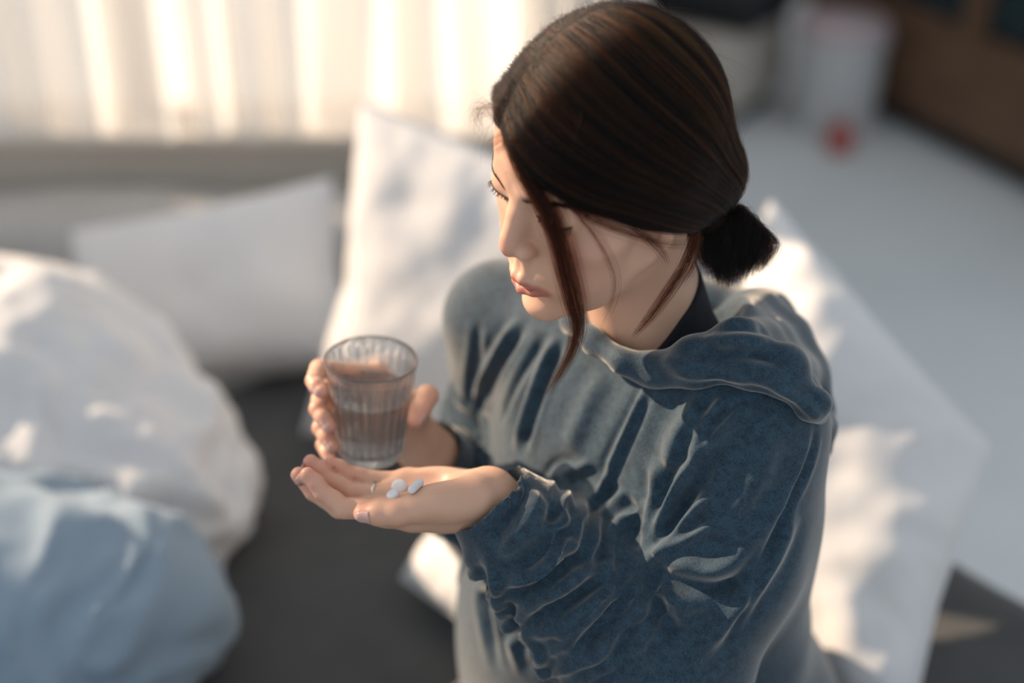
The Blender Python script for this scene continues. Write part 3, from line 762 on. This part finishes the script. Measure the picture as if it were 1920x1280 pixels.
def build_hoodie():
    G = hoodie_field(); V, Q = G.mesh(3)
    N = vnormals(V, Q)
    # gathers of the sleeves: rings round the forearm, deeper near the cuff
    for a, b, amp, fr, t0 in ((LEL, LW, .0045, 7.0, .10), (REL, R_W, .005, 6, .1), ):
        ax = b-a; L = np.linalg.norm(ax); ax /= L; t = (V-a)@ax/L; rad = np.linalg.norm(V-a-(t*L)[:, None]*ax, axis=1)
        m = (t > t0) & (t < .90) & (rad < .085); w = np.clip((t-t0)/.25, 0, 1)*np.clip((.90-t)/.05, 0, 1)
        n1 = value_noise(V, 22, 3); n2 = value_noise(V, 55, 5)
        ph = t*fr*2*np.pi+2.6*n1+0.8*n2
        V = V+N*(m*w*amp*((1-np.abs(np.sin(ph*.9)))*1.6-.55+0.35*n2))[:, None]
        # cuff band
        m = (t >= .86) & (t < 1.05) & (rad < .05); V = V+N*(m*.0006*np.sin(t*400))[:, None]
    # soft drape over the whole garment
    V = V+N*(0.0025*fbm(V*[1.0, 1.0, .45], 9, 41, 2))[:, None]
    S = [([(1218, 712), (1190, 775), (1161, 837), (1112, 946)], .0055, .0035),
         ([(1365, 738), (1325, 795), (1287, 865)], .0080, .0048), ([(1405, 752), (1307, 857), (1259, 938), (1210, 1048)], .0090, .0050),
         ([(1328, 765), (1295, 790), (1267, 835), (1255, 890)], .0075, .0110), ([(1328, 926), (1275, 985), (1225, 1035)], .0070, .0045), ([(1345, 980), (1295, 1007), (1205, 1052)], .0070, .0045),
         ([(1345, 870), (1285, 945), (1235, 1010)], -.0050, .0060), ([(1230, 860), (1225, 950), (1200, 1040)], .0060, .0060), ([(1185, 930), (1190, 1000), (1195, 1045)], -.0050, .0070),
         ([(1480, 900), (1440, 980), (1380, 1050), (1300, 1090)], .0060, .0080), ([(1500, 935), (1455, 1040), (1380, 1140), (1290, 1250)], .0070, .0080), ([(1440, 800), (1425, 890), (1370, 980)], .0040, .0090),
         ([(1531, 775), (1519, 857), (1470, 967), (1425, 1070), (1350, 1230)], -.0045, .0035),
         ([(1200, 1058), (1270, 1092), (1350, 1102), (1420, 1085)], -.0090, .0070), ([(1205, 1065), (1235, 1130), (1275, 1210)], -.0075, .0065), ([(1190, 1075), (1195, 1150), (1205, 1270)], .0050, .0070),
         ([(1000, 590), (955, 655), (909, 735), (885, 800)], -.0042, .0050), ([(1030, 615), (970, 719), (935, 800)], -.0036, .0045), ([(900, 590), (890, 682), (876, 780)], -.0030, .0045),
         ([(1060, 629), (1025, 710), (999, 784), (978, 860)], -.0038, .0045), ([(1050, 620), (1012, 700), (985, 770), (962, 850)], .0045, .0050), ([(975, 590), (930, 665), (890, 745)], .0045, .0055),
         ([(1140, 690), (1100, 760), (1060, 850)], .0030, .0090),
         # gathers across the near forearm
         ([(982, 900), (962, 955), (915, 1010)], -.0060, .0045), ([(1012, 920), (990, 985), (935, 1045)], .0070, .0060), ([(1075, 985), (1020, 1030), (965, 1078)], -.0080, .0050),
         ([(1085, 1005), (1030, 1055), (955, 1100)], .0070, .0055), ([(1100, 1035), (1030, 1080), (955, 1125)], -.0080, .0050), ([(1110, 1060), (1050, 1105), (975, 1145)], .0060, .0055), ([(1120, 1085), (1060, 1130), (990, 1165)], -.0070, .0050),
         ([(1165, 1085), (1105, 1150), (1040, 1205)], .0065, .0060), ([(1185, 1095), (1125, 1175), (1070, 1235)], -.0065, .0060), ([(1150, 1060), (1100, 1075)], .0050, .0050), ([(1045, 950), (1035, 985)], -.0060, .0050),
         # skirt of the top hanging behind the forearm
         ([(885, 1010), (905, 1110), (935, 1275)], -.0080, .0070), ([(905, 1030), (940, 1130), (975, 1275)], .0070, .0055), ([(930, 1090), (965, 1180), (1000, 1275)], -.0070, .0060), ([(990, 1180), (1010, 1230), (1022, 1278)], .0060, .0050)]
    V, N2 = crease(V, Q, S)
    E_ = neighbours(len(V), Q); ax = LW-LEL; t = (V-LEL)@ax/(ax@ax); m = (t > .05) & (t < .9) & (np.linalg.norm(V-LEL-t[:, None]*ax, axis=1) < .09)
    for i in range(5):
        R_ = relax(V, Q, .5, E_); V = np.where((m | (i < 2))[:, None], R_, V)
    return V, Q
hV, hQ = build_hoodie(); print('hoodie verts', len(hV))
hoodie = mesh_obj('hoodie', hV, hQ, m_hood, person)

def build_hood():
    h = 0.0023
    bvh = BVHTree.FromPolygons([tuple(p) for p in hV], [tuple(map(int, q)) for q in hQ])
    G = Field(np.arange(-.02, .42, h), np.arange(-.24, .30, h), np.arange(.38, .70, h))
    def lay(pts, k=.014):
        """run of cloth lying on the shoulders: picture place, lift off the cloth below, thickness, depth where nothing lies below"""
        P = []
        for x, y, lift, r, d in pts:
            if d: P.append((at(x, y, d), r)); continue
            q = cast(bvh, x, y); P.append((q+(CAM-q)/np.linalg.norm(CAM-q)*lift+[0, 0, lift*.6], r))
        G.chain([p for p, _ in P], [r for _, r in P], k, kin=.012)
    lay([(1226, 684, .004, .010, 0), (1268, 664, .010, .015, 0), (1320, 640, .014, .020, 0), (1370, 615, .016, .024, 1.215), (1412, 598, 0, .027, 1.275), (1428, 600, 0, .030, 1.32)], 0)
    lay([(1224, 694, .004, .009, 0), (1300, 680, .010, .013, 0), (1380, 662, .014, .018, 0), (1440, 645, .014, .022, 1.225), (1468, 640, 0, .026, 1.28)])
    lay([(1222, 700, .004, .009, 0), (1310, 696, .008, .011, 0), (1400, 692, .011, .014, 0), (1470, 700, .012, .018, 0), (1502, 700, 0, .022, 1.27)])
    lay([(1222, 703, .004, .008, 0), (1310, 703, .006, .008, 0), (1400, 708, .008, .009, 0), (1475, 732, .009, .010, 0), (1522, 770, .009, .011, 0), (1540, 800, 0, .012, 1.235), (1540, 840, 0, .010, 1.25)])
    lay([(1468, 640, 0, .026, 1.28), (1502, 700, 0, .024, 1.275), (1530, 770, 0, .018, 1.26)])
    lay([(1428, 600, 0, .030, 1.33), (1480, 680, 0, .030, 1.32), (1515, 770, 0, .022, 1.30)])
    lay([(1222, 698, 0, .008, 1.150), (1168, 676, 0, .010, 1.158), (1118, 640, 0, .012, 1.185), (1084, 600, 0, .014, 1.225), (1100, 570, 0, .02, 1.30), (1250, 570, 0, .03, 1.38), (1400, 600, 0, .030, 1.36)])
    G.chain([NECK+[-.012, -.008, -.06], NECK+[.0, -.002, .0], NECK+[.004, .004, .09]], [.036, .056, .074], .008, 'cut')
    V, Q = G.mesh(3); N = vnormals(V, Q)
    V = V+N*(0.004*fbm(V, 16, 77, 2))[:, None]
    S = [([(1230, 700), (1330, 706), (1430, 716), (1500, 752), (1545, 795)], .0040, .0045), ([(1250, 668), (1340, 668), (1430, 668), (1500, 700)], -.004, .006),
         ([(1225, 680), (1300, 678), (1400, 684), (1490, 712)], .0045, .006), ([(1300, 645), (1380, 640), (1450, 650)], .004, .006), ([(1340, 618), (1400, 612), (1440, 622)], -.003, .005)]
    V, _ = crease(V, Q, S)
    return relax(V, Q, .4), Q
V_, Q_ = build_hood(); hood = mesh_obj('hood', V_, Q_, m_hood, person)

# black undershirt showing at the nape and inside the near cuff
def band(axis0, axis1, rfun, hfun, name, mat, seg=64):
    ax = axis1-axis0; L = np.linalg.norm(ax); ax /= L; a = np.array([1.0, 0, 0]); a -= ax*(a@ax); a /= np.linalg.norm(a); b = np.cross(ax, a)
    th = np.linspace(0, 2*np.pi, seg, endpoint=False); rows = []
    for s in np.linspace(0, 1, 8): rows.append(np.array([axis0+ax*(s*hfun(t))+(a*math.cos(t)+b*math.sin(t))*rfun(s, t) for t in th]))
    inner = [np.array([axis0+ax*(s*hfun(t))+(a*math.cos(t)+b*math.sin(t))*(rfun(s, t)-.0025) for t in th]) for s in (1, .5, 0)]
    v, f = rows_mesh(np.array(rows+inner), closed=True); return mesh_obj(name, v, f, mat, person)
def collar():
    a1 = hp(0, -16, -70); ax = (a1-NECK)/np.linalg.norm(a1-NECK); e1 = np.array([1.0, 0, 0]); e1 -= ax*(e1@ax); e1 /= np.linalg.norm(e1); e2 = np.cross(ax, e1)
    th = np.linspace(0, 2*np.pi, 72, endpoint=False); rows = []
    top = np.interp((np.degrees(th)+180) % 360-180, [-180, -140, -110, -77, -56, -24, 20, 70, 120, 180], [.030, .030, .036, .058, .071, .080, .086, .084, .060, .030])
    for s, off in ((-.4, .004), (0, .0035), (.25, .0032), (.5, .003), (.75, .003), (.93, .003), (1, .0024), (1, -.001), (.9, -.002)):
        r = []
        for t, tp in zip(th, top):
            d = e1*math.cos(t)+e2*math.sin(t); o = NECK+ax*(tp*s); h_ = body_bvh.ray_cast(Vector(o+d*.12), Vector(-d)); R = min(np.linalg.norm(np.array(h_[0])-o), .075) if h_[0] is not None else .055
            r.append(o+d*(R+off))
        rows.append(r)
    rows = np.array(rows)
    for _ in range(2): rows = .5*rows+.25*(np.roll(rows, 1, 1)+np.roll(rows, -1, 1))
    v, f = rows_mesh(rows, closed=True); return mesh_obj('undershirt_collar', v, f, m_under, person)
collar()
ax_ = LW-LEL; ax_ /= np.linalg.norm(ax_)
band(CUFF_L-ax_*.03, CUFF_L, lambda s, t: .0290-.0015*s, lambda t: .034, 'undershirt_cuff', m_under)

def trousers():
    G = Field(np.arange(-.40, .42, .006), np.arange(-.52, .30, .006), np.arange(0.0, .24, .006))
    for a, b, c in LEGS: G.chain([a, b, c], [.098, .070, .050], .03, kin=.03)
    G.ell(HIPS+[0, 0, -.01], (.165, .13, .105), .05, 'add', BR)
    V, Q = G.mesh(3); V = V+vnormals(V, Q)*(.006*fbm(V, 14, 5, 2))[:, None]; V[:, 2] = np.maximum(V[:, 2], .003); return V, Q
tv_, tq_ = trousers(); mesh_obj('trousers', tv_, tq_, noise_mat('grey_trousers', (0.05, 0.05, 0.055), (0.07, 0.07, 0.075), 40, 0.9), person)
# ------------------------------------------------------------------ hair
TIE = np.array([-36.0, -70.0, -50.0])
def build_cap():
    h = 0.0019; c = hp(-5, -10, 40)
    G = Field(*[np.arange(c[i]-.155, c[i]+.155, h) for i in range(3)])
    e = lambda c, r, k, mode='add': G.ell(hp(*c), np.array(r)/1000.0, k/1000.0, mode, HR)
    def ch(pts, rad, k, mode='add', kin=0): G.chain([hp(*p) for p in pts], np.array(rad)/1000.0, k/1000.0, mode, kin/1000.0)
    e((3, -1, 51), (79, 91, 90), 0); e((0, 40, 62), (65, 57, 48), 14); e((0, -16, 60), (79, 74, 80), 8)
    ch([(-36, -20, 40), (-42, -50, 8), TIE+[4, 6, 8]], [43, 33, 20], 16, kin=14)
    ch([(36, -30, 40), (30, -60, 0), TIE+[14, 2, 4]], [42, 32, 18], 24, kin=14)
    ch([(-56, 22, 22), (-61, -6, 2), (-58, -30, -14)], [11, 10.5, 12], 14, kin=8)
    sl, x, y, z = G.sub([-9]*3, [9]*3); d = [x-HT[0], y-HT[1], z-HT[2]]
    X, Y, Z = [(d[0]*HR[0, i]+d[1]*HR[1, i]+d[2]*HR[2, i])*1000 for i in range(3)]
    low = ((Z-(0.95*Y-23))/1.38)/1000.0                              # open below the swept line from brow to nape
    back = (-(Y+18))/1000.0                                          # keep everything behind the ear
    keep = np.maximum(low, back)
    k = .004; A = G.F; Bk = -keep; hh = np.maximum(k-np.abs(A-Bk), 0); G.F = np.maximum(A, Bk)+hh*hh*.25/k
    e((27, 108, 55), (43, 34, 35), 8, 'cut'); e((58, 88, 52), (28, 34, 36), 12, 'cut')                         # open forehead
    ch([hl(NECK+[0, 0, -.03]), (0, -10, -75), (0, -2, -35)], [56, 46, 46], 4, 'cut')
    V, Q = G.mesh(3)
    return V, Q
cap_V, cap_Q = build_cap()
def cap_mat():
    m = new_mat('hair_under', (0.010, 0.006, 0.0045), 0.5, **{'Specular IOR Level': 0.2}); return m
m_cap = cap_mat()
hair = mesh_obj('hair', cap_V, cap_Q, m_cap, person)
cap_bvh = BVHTree.FromPolygons([tuple(p) for p in cap_V], [tuple(map(int, q)) for q in cap_Q])
def on_cap(p, off):
    c = np.array([0, -8, 38.0]) if p[2] > -15 else np.array([p[0]*.3, p[1]*.3, p[2]+8])
    d = p-c; L = np.linalg.norm(d); d /= L; w = HR@d
    r = cap_bvh.ray_cast(Vector(hp(*(c+d*260))), Vector(-w))
    return hl(np.array(r[0]))+d*off if r[0] is not None else p
GU = [0, .18, .40, .65, .85, 1.0]
NEAR = [[(14, 88, 86), (-14, 92, 70), (-38, 83, 52), (-58, 64, 38), (-72, 30, 10), (-74, -20, -22), TIE],
        [(18, 76, 102), (-20, 82, 86), (-52, 64, 64), (-70, 36, 40), (-78, 2, 10), (-68, -40, -24), TIE],
        [(20, 48, 120), (-36, 54, 104), (-64, 34, 76), (-78, 4, 46), (-82, -28, 14), (-66, -58, -22), TIE],
        [(20, 12, 134), (-42, 14, 118), (-70, -6, 84), (-82, -34, 46), (-78, -58, 10), (-56, -72, -24), TIE],
        [(16, -22, 138), (-40, -28, 122), (-66, -48, 84), (-74, -66, 40), (-68, -76, 4), (-50, -78, -26), TIE],
        [(8, -50, 132), (-26, -66, 112), (-44, -84, 76), (-52, -92, 36), (-50, -90, 0), (-42, -82, -28), TIE]]
FAR = [[(15, 88, 88), (34, 80, 94), (56, 62, 88), (74, 30, 58), (76, -10, 10), (50, -66, -22), TIE],
       [(20, 74, 104), (34, 66, 104), (60, 44, 82), (76, 10, 50), (76, -30, 16), (46, -76, -20), TIE],
       [(22, 48, 120), (38, 42, 114), (66, 16, 84), (78, -16, 50), (70, -54, 14), (34, -86, -18), TIE],
       [(22, 12, 134), (42, 4, 124), (68, -24, 86), (74, -52, 46), (58, -80, 8), (18, -92, -22), TIE],
       [(18, -22, 138), (36, -36, 122), (54, -64, 84), (54, -84, 42), (36, -96, 4), (0, -94, -26), TIE],
       [(4, -50, 133), (18, -72, 112), (24, -94, 76), (16, -102, 36), (0, -100, 0), (-20, -90, -28), TIE]]
def guides(tab, n=30, m=41):
    us = np.linspace(0, 1, m); A = np.array([bezier_path(g, n) for g in tab]); out = np.zeros((m, n, 3))
    for i, u in enumerate(us):
        j = min(np.searchsorted(GU, u, 'right')-1, len(GU)-2); t = (u-GU[j])/(GU[j+1]-GU[j]); out[i] = A[j]*(1-t)+A[j+1]*t
    for i in range(m):
        for k in range(n-4): out[i, k] = on_cap(out[i, k], 0)
        w = np.linspace(0, 1, 5)[1:]; out[i, n-4:] = out[i, n-5]*(1-w[:, None])+np.array(TIE)*w[:, None]
    for _ in range(3):
        o = out.copy(); out[:, 1:-1] = .5*o[:, 1:-1]+.25*(o[:, :-2]+o[:, 2:]); o = out.copy(); out[1:-1] = .5*o[1:-1]+.25*(o[:-2]+o[2:])
    return out
C0 = np.array([0, -8, 38.0])
def comb(tab, k, seed, lift=(0.0, 3.0), centres=None):
    r = np.random.default_rng(seed); g = guides(tab); m, n, _ = g.shape
    u = r.random(k)*(m-1)
    if centres is not None: u = np.clip(np.array(centres)[r.integers(0, len(centres), k)]+r.normal(size=k)*.013, 0, .999)*(m-1)
    clump = np.round(u*3)/3; u = u*.7+clump*.3 if centres is None else u
    i = np.clip(u.astype(int), 0, m-2); t = (u-i)[:, None, None]; P = g[i]*(1-t)+g[i+1]*t
    s = np.linspace(0, 1, n)[None, :, None]
    d = P-C0; d /= np.linalg.norm(d, axis=2, keepdims=True)
    off = r.uniform(*lift, k)[:, None, None]; wob = r.normal(size=(k, 1, 3))*1.5*np.sin(s*np.pi)+r.normal(size=(k, 1, 3))*.9
    ph = r.random((k, 1, 1))*6.28; wave = np.sin(s*r.uniform(3, 9, (k, 1, 1))+ph)*r.uniform(0, 1.0, (k, 1, 1))
    P = P+d*(off*np.minimum(1, s*8+.15)-.6)+wob+d*wave*.6
    end = r.uniform(.90, 1.02, k)                                    # not every hair reaches the tie
    return HT+(P/1000.0)@HR.T
def bundle(path, k, w0, w1, seed, n=26, spread=None, wave=1.0):
    """a lock of k hairs along a path (head frame, mm), w0 wide at the root and w1 at the end"""
    r = np.random.default_rng(seed); c = bezier_path(path, n); s = np.linspace(0, 1, n)[None, :, None]
    o = r.normal(size=(k, 1, 3))*.5; w = w0*(1-s)+w1*s+(spread or 0)*np.sin(s*np.pi)
    P = c[None]+o*w+np.sin(s*r.uniform(2, 7, (k, 1, 1))+r.random((k, 1, 1))*6.3)*r.normal(size=(k, 1, 3))*.5*wave
    ln_ = r.uniform(.72, 1.0, k); idx = np.linspace(0, 1, n)[None]*ln_[:, None]*(n-1); i0 = np.clip(idx.astype(int), 0, n-2); f = (idx-i0)[..., None]
    P = np.take_along_axis(P, i0[..., None], 1)*(1-f)+np.take_along_axis(P, i0[..., None]+1, 1)*f
    return HT+(P/1000.0)@HR.T
near = comb(NEAR, 9000, 1); far = comb(FAR, 6000, 2)
strands('hair_strands', np.concatenate([near, far]), .000085, m_hair, hair)
strands('lighter_strands', np.concatenate([comb(NEAR, 900, 31, (2.4, 4.4), [.12, .2, .27, .33, .38, .45, .5, .56, .63, .7, .76, .83, .9]), comb(FAR, 160, 32, (2.4, 4.2))]), .00010, m_hair2, hair)
strands('loose_hairs', np.concatenate([comb(NEAR, 220, 5, (2, 7)), comb(FAR, 160, 6, (2, 8))]), .00006, m_hair, hair)
# short tail tied at the nape
tail = []
r_ = np.random.default_rng(9)
for i in range(7000):
    a = r_.normal(size=3)*[4, 4, 4]; u = r_.uniform(-1, 1); v_ = r_.uniform(-1, 1); k_ = r_.random()
    end = np.array([-70, -66, -82.0])+u*np.array([-7, -19, 6])*1.0+v_*np.array([9, 6, 12])+r_.normal(size=3)*2
    mid = TIE*.5+end*.5+u*np.array([-4, -10, 3])*1.3+v_*np.array([6, 4, 8])*1.3+np.array([-5, -7, 5])
    tail.append(bezier_path([TIE+a, mid, end*(.92+.08*k_)+TIE*(.08-.08*k_)], 12))
strands('ponytail', HT+(np.array(tail)/1000.0)@HR.T, .0001, m_hair, hair)
# core of the tail so that it is solid
Gt = Field(*[np.arange(c-.07, c+.07, .002) for c in hp(-60, -70, -68)])
Gt.chain([hp(*TIE), hp(-54, -70, -64)], [.010, .006], 0); Gt.chain([hp(-54, -70, -64), hp(-64, -70, -74)], [.006, .004], .004)
tv, tq = Gt.mesh(2); mesh_obj('ponytail_core', tv, tq, m_cap, hair)
band_r = [[hp(*(TIE+np.array([math.cos(a)*11, 0, math.sin(a)*11])+q)) for q in ((-1, -1, -1), (-2.5, 1.5, -2), (1, 1, 1), (2, -1, 2))] for a in np.linspace(0, 2*np.pi, 25)]
# locks that fall loose over the face and the neck
edge = comb(NEAR, 420, 41, (0.0, 4.0), [0.0, 0.03, 0.06]); edge = edge+HR@np.array([0, 0, -1.0])*0.004*np.random.default_rng(4).random((len(edge), 1, 1))*np.sin(np.linspace(0, np.pi, edge.shape[1]))[None, :, None]
strands('hairline_wisps', edge, .00007, m_hair, hair)
locks = [bundle([(4, 90, 84), (-20, 96, 66), (-36, 93, 42), (-42, 90, 18), (-47, 90, -6), (-52, 88, -38), (-54, 86, -62), (-52, 92, -86), (-46, 103, -110), (-38, 112, -132)], 420, 5.0, 2.6, 11, 40, spread=2.2),
         bundle([(0, 90, 86), (-24, 94, 64), (-42, 90, 42), (-49, 87, 14), (-54, 85, -10), (-58, 83, -40), (-58, 84, -66), (-54, 88, -90)], 160, 5.0, 2.0, 12, 40, spread=2.0),
         bundle([(-46, 78, 46), (-60, 70, 26), (-68, 62, 0), (-70, 58, -26), (-66, 62, -52), (-60, 70, -70)], 26, 2.0, 3.0, 13, 30, spread=2),
         bundle([(-66, 36, 14), (-71, 22, -6), (-70, 10, -26), (-68, 4, -42)], 40, 3.0, 3.0, 14, 20),
         bundle([(-70, -24, -26), (-68, -14, -50), (-66, 6, -72), (-66, 26, -86), (-64, 40, -96)], 150, 4.5, 2.0, 15, 26, spread=1.5),
         bundle([(-66, -30, -30), (-62, -30, -60), (-58, -16, -82)], 60, 3.0, 3.0, 16, 20),
         bundle([(-40, 82, 52), (-60, 68, 34), (-72, 36, 8), (-76, 10, -12), (-72, -20, -30)], 60, 3.0, 4.0, 17, 30),
         bundle([(22, 84, 92), (40, 82, 92), (56, 82, 78), (62, 78, 58)], 60, 6.0, 6.0, 18, 20, wave=3),
         bundle([(10, 89, 86), (22, 92, 74), (34, 90, 64)], 30, 4.0, 3.0, 19, 14)]
for L in locks: strands('loose_lock', L, .00008, m_lock, hair)
# fine flyaways round the crown and the forehead
fly = []
r_ = np.random.default_rng(21)
for i in range(800):
    tab = NEAR if r_.random() < .5 else FAR; g = np.array(tab[r_.integers(0, 6)][r_.integers(0, 4)], float)+r_.normal(size=3)*9
    p = on_cap(g, 0); d = (p-C0)/np.linalg.norm(p-C0); tdir = r_.normal(size=3)*.7+np.array([0, -.2, -.2]); tdir -= d*(tdir@d)
    L = r_.uniform(8, 26); fly.append([p, p+tdir*L*.35+d*L*.18, p+tdir*L*.75+d*L*.22, p+tdir*L*1.1+d*L*.10])
fly = np.array([bezier_path(f, 8) for f in fly]); strands('flyaway_hairs', HT+(fly/1000.0)@HR.T, .00006, m_hair, hair)
# ------------------------------------------------------------------ glass of water, pills
def clear_mat(name, ior, tint, straight):
    """clear body: part of the light bends, part goes straight on so that lamps and sun shine through"""
    m = bpy.data.materials.new(name); m.use_nodes = True; n, l = m.node_tree.nodes, m.node_tree.links; n.clear()
    o = n.new('ShaderNodeOutputMaterial'); g = n.new('ShaderNodeBsdfGlass'); g.inputs['IOR'].default_value = ior; g.inputs['Roughness'].default_value = 0; g.inputs['Color'].default_value = (*tint, 1)
    t = n.new('ShaderNodeBsdfTransparent'); t.inputs[0].default_value = (*tint, 1); x = n.new('ShaderNodeMixShader'); x.inputs[0].default_value = straight
    l.new(g.outputs[0], x.inputs[1]); l.new(t.outputs[0], x.inputs[2]); l.new(x.outputs[0], o.inputs[0]); return m
m_tumbler = clear_mat('clear_glass', 1.45, (0.985, 0.995, 1.0), 0.32); m_water = clear_mat('water', 1.33, (0.985, 0.995, 1.0), 0.32)
def glass_mesh():
    seg = 240; a = np.linspace(0, 2*np.pi, seg, endpoint=False); flute = np.cos(a*26)
    rows = []
    def ring(r, z, amp=0): rows.append(np.stack([(r+amp*flute)*np.cos(a), (r+amp*flute)*np.sin(a), np.full(seg, z)], -1))
    H_ = GLASS_H
    ring(.004, .001); ring(.018, .0006); ring(rg(0)-.004, .0); ring(rg(0)-.001, .0015); ring(rg(.006), .006)
    for z in np.linspace(.012, .082, 15): ring(rg(z)-.0002, z)
    ring(rg(H_-.008), H_-.008); ring(rg(H_), H_-.002); ring(rg(H_)-.0005, H_-.0004); ring(rg(H_)-.0011, H_); ring(rg(H_)-.0018, H_-.0006); ring(rg(H_)-.0021, H_-.003)
    for z in np.linspace(H_-.008, .014, 17): ring(rg(z)-.0020, z, .0005*min(1, (H_-.006-z)/.01))
    ring(rg(.01)-.005, .0095, .0003); ring(.015, .009); ring(.003, .009)
    return rows_mesh(rows, closed=True, cap=True)
v, f = glass_mesh(); gl = mesh_obj('drinking_glass', v, f, m_tumbler); gl.location = GLASS; gl.rotation_euler = Vector(GAX).to_track_quat('Z', 'X').to_euler()
tag(gl, 'ribbed clear drinking glass half full of water held in her right hand', 'glass')
WL = .064; seg = 120; a = np.linspace(0, 2*np.pi, seg, endpoint=False); rows = []
def wring(r, z): rows.append(np.stack([r*np.cos(a), r*np.sin(a), np.full(seg, z)], -1))
wring(.003, .0087); wring(.015, .0087); wring(rg(.01)-.0040, .0092)
for z in np.linspace(.014, WL, 10): wring(rg(z)-.0019, z)
wring(rg(WL)-.0035, WL-.0004); wring(rg(WL)-.007, WL-.0009); wring(.003, WL-.0009)
v, f = rows_mesh(rows, closed=True, cap=True); wa = mesh_obj('water', v, f, m_water); wa.location = GLASS; wa.rotation_euler = gl.rotation_euler
tag(wa, 'clear water filling the lower half of the ribbed glass', 'water')

m_pill = new_mat('white_pill', (0.82, 0.82, 0.84), 0.35)
def spot(px, py):
    """place on the palm seen there"""
    o = Vector(CAM); d = (Vector(at(px, py, 1))-o).normalized(); r = person.ray_cast(o, d)
    return (np.array(r[1]), np.array(r[2])) if r[0] else (at(px, py, 1.15), np.array([0, 0, 1.0]))
def place(o, px, py, lift, spin=0, tilt=None):
    p, n = spot(px, py); n = Vector(n if tilt is None else tilt).normalized()
    o.rotation_euler = (n.to_track_quat('Z', 'Y').to_matrix() @ Matrix.Rotation(spin, 3, 'Z')).to_euler(); o.location = Vector(p)+n*lift
PR = [(0, -1), (.5, -.98), (.86, -.86), (1, -.55), (1, .55), (.86, .86), (.5, .98), (0, 1)]
v, f = lathe([(max(r, .02)*.0063, z*.0022) for r, z in PR], 40); t1 = mesh_obj('tablet', v, f, m_pill); place(t1, 749, 914, .002, 0, (-.1, -.5, .85)); tag(t1, 'larger round white tablet, uppermost of the pills in her palm', 'pill', 'pills in her palm')
v, f = lathe([(max(r, .02)*.0052, z*.0025) for r, z in PR], 40); t2 = mesh_obj('tablet', v, f, m_pill); place(t2, 739, 931, .0024, 0, (-.35, -.2, .9)); tag(t2, 'smaller round white tablet beside the ring finger', 'pill', 'pills in her palm')
cp = [(.0004, -.0088)]+[(.0034*math.cos(t), -.0055-.0034*math.sin(t)) for t in np.linspace(1.4, 0, 6)]+[(.0034*math.cos(t), .0055+.0034*math.sin(t)) for t in np.linspace(0, 1.4, 6)]+[(.0004, .0088)]
v, f = lathe(cp, 32); t3 = mesh_obj('caplet', v[:, [2, 0, 1]], f, m_pill); place(t3, 783, 918, .0034, 0.0); tag(t3, 'oblong white caplet lying against the base of her thumb', 'pill', 'pills in her palm')
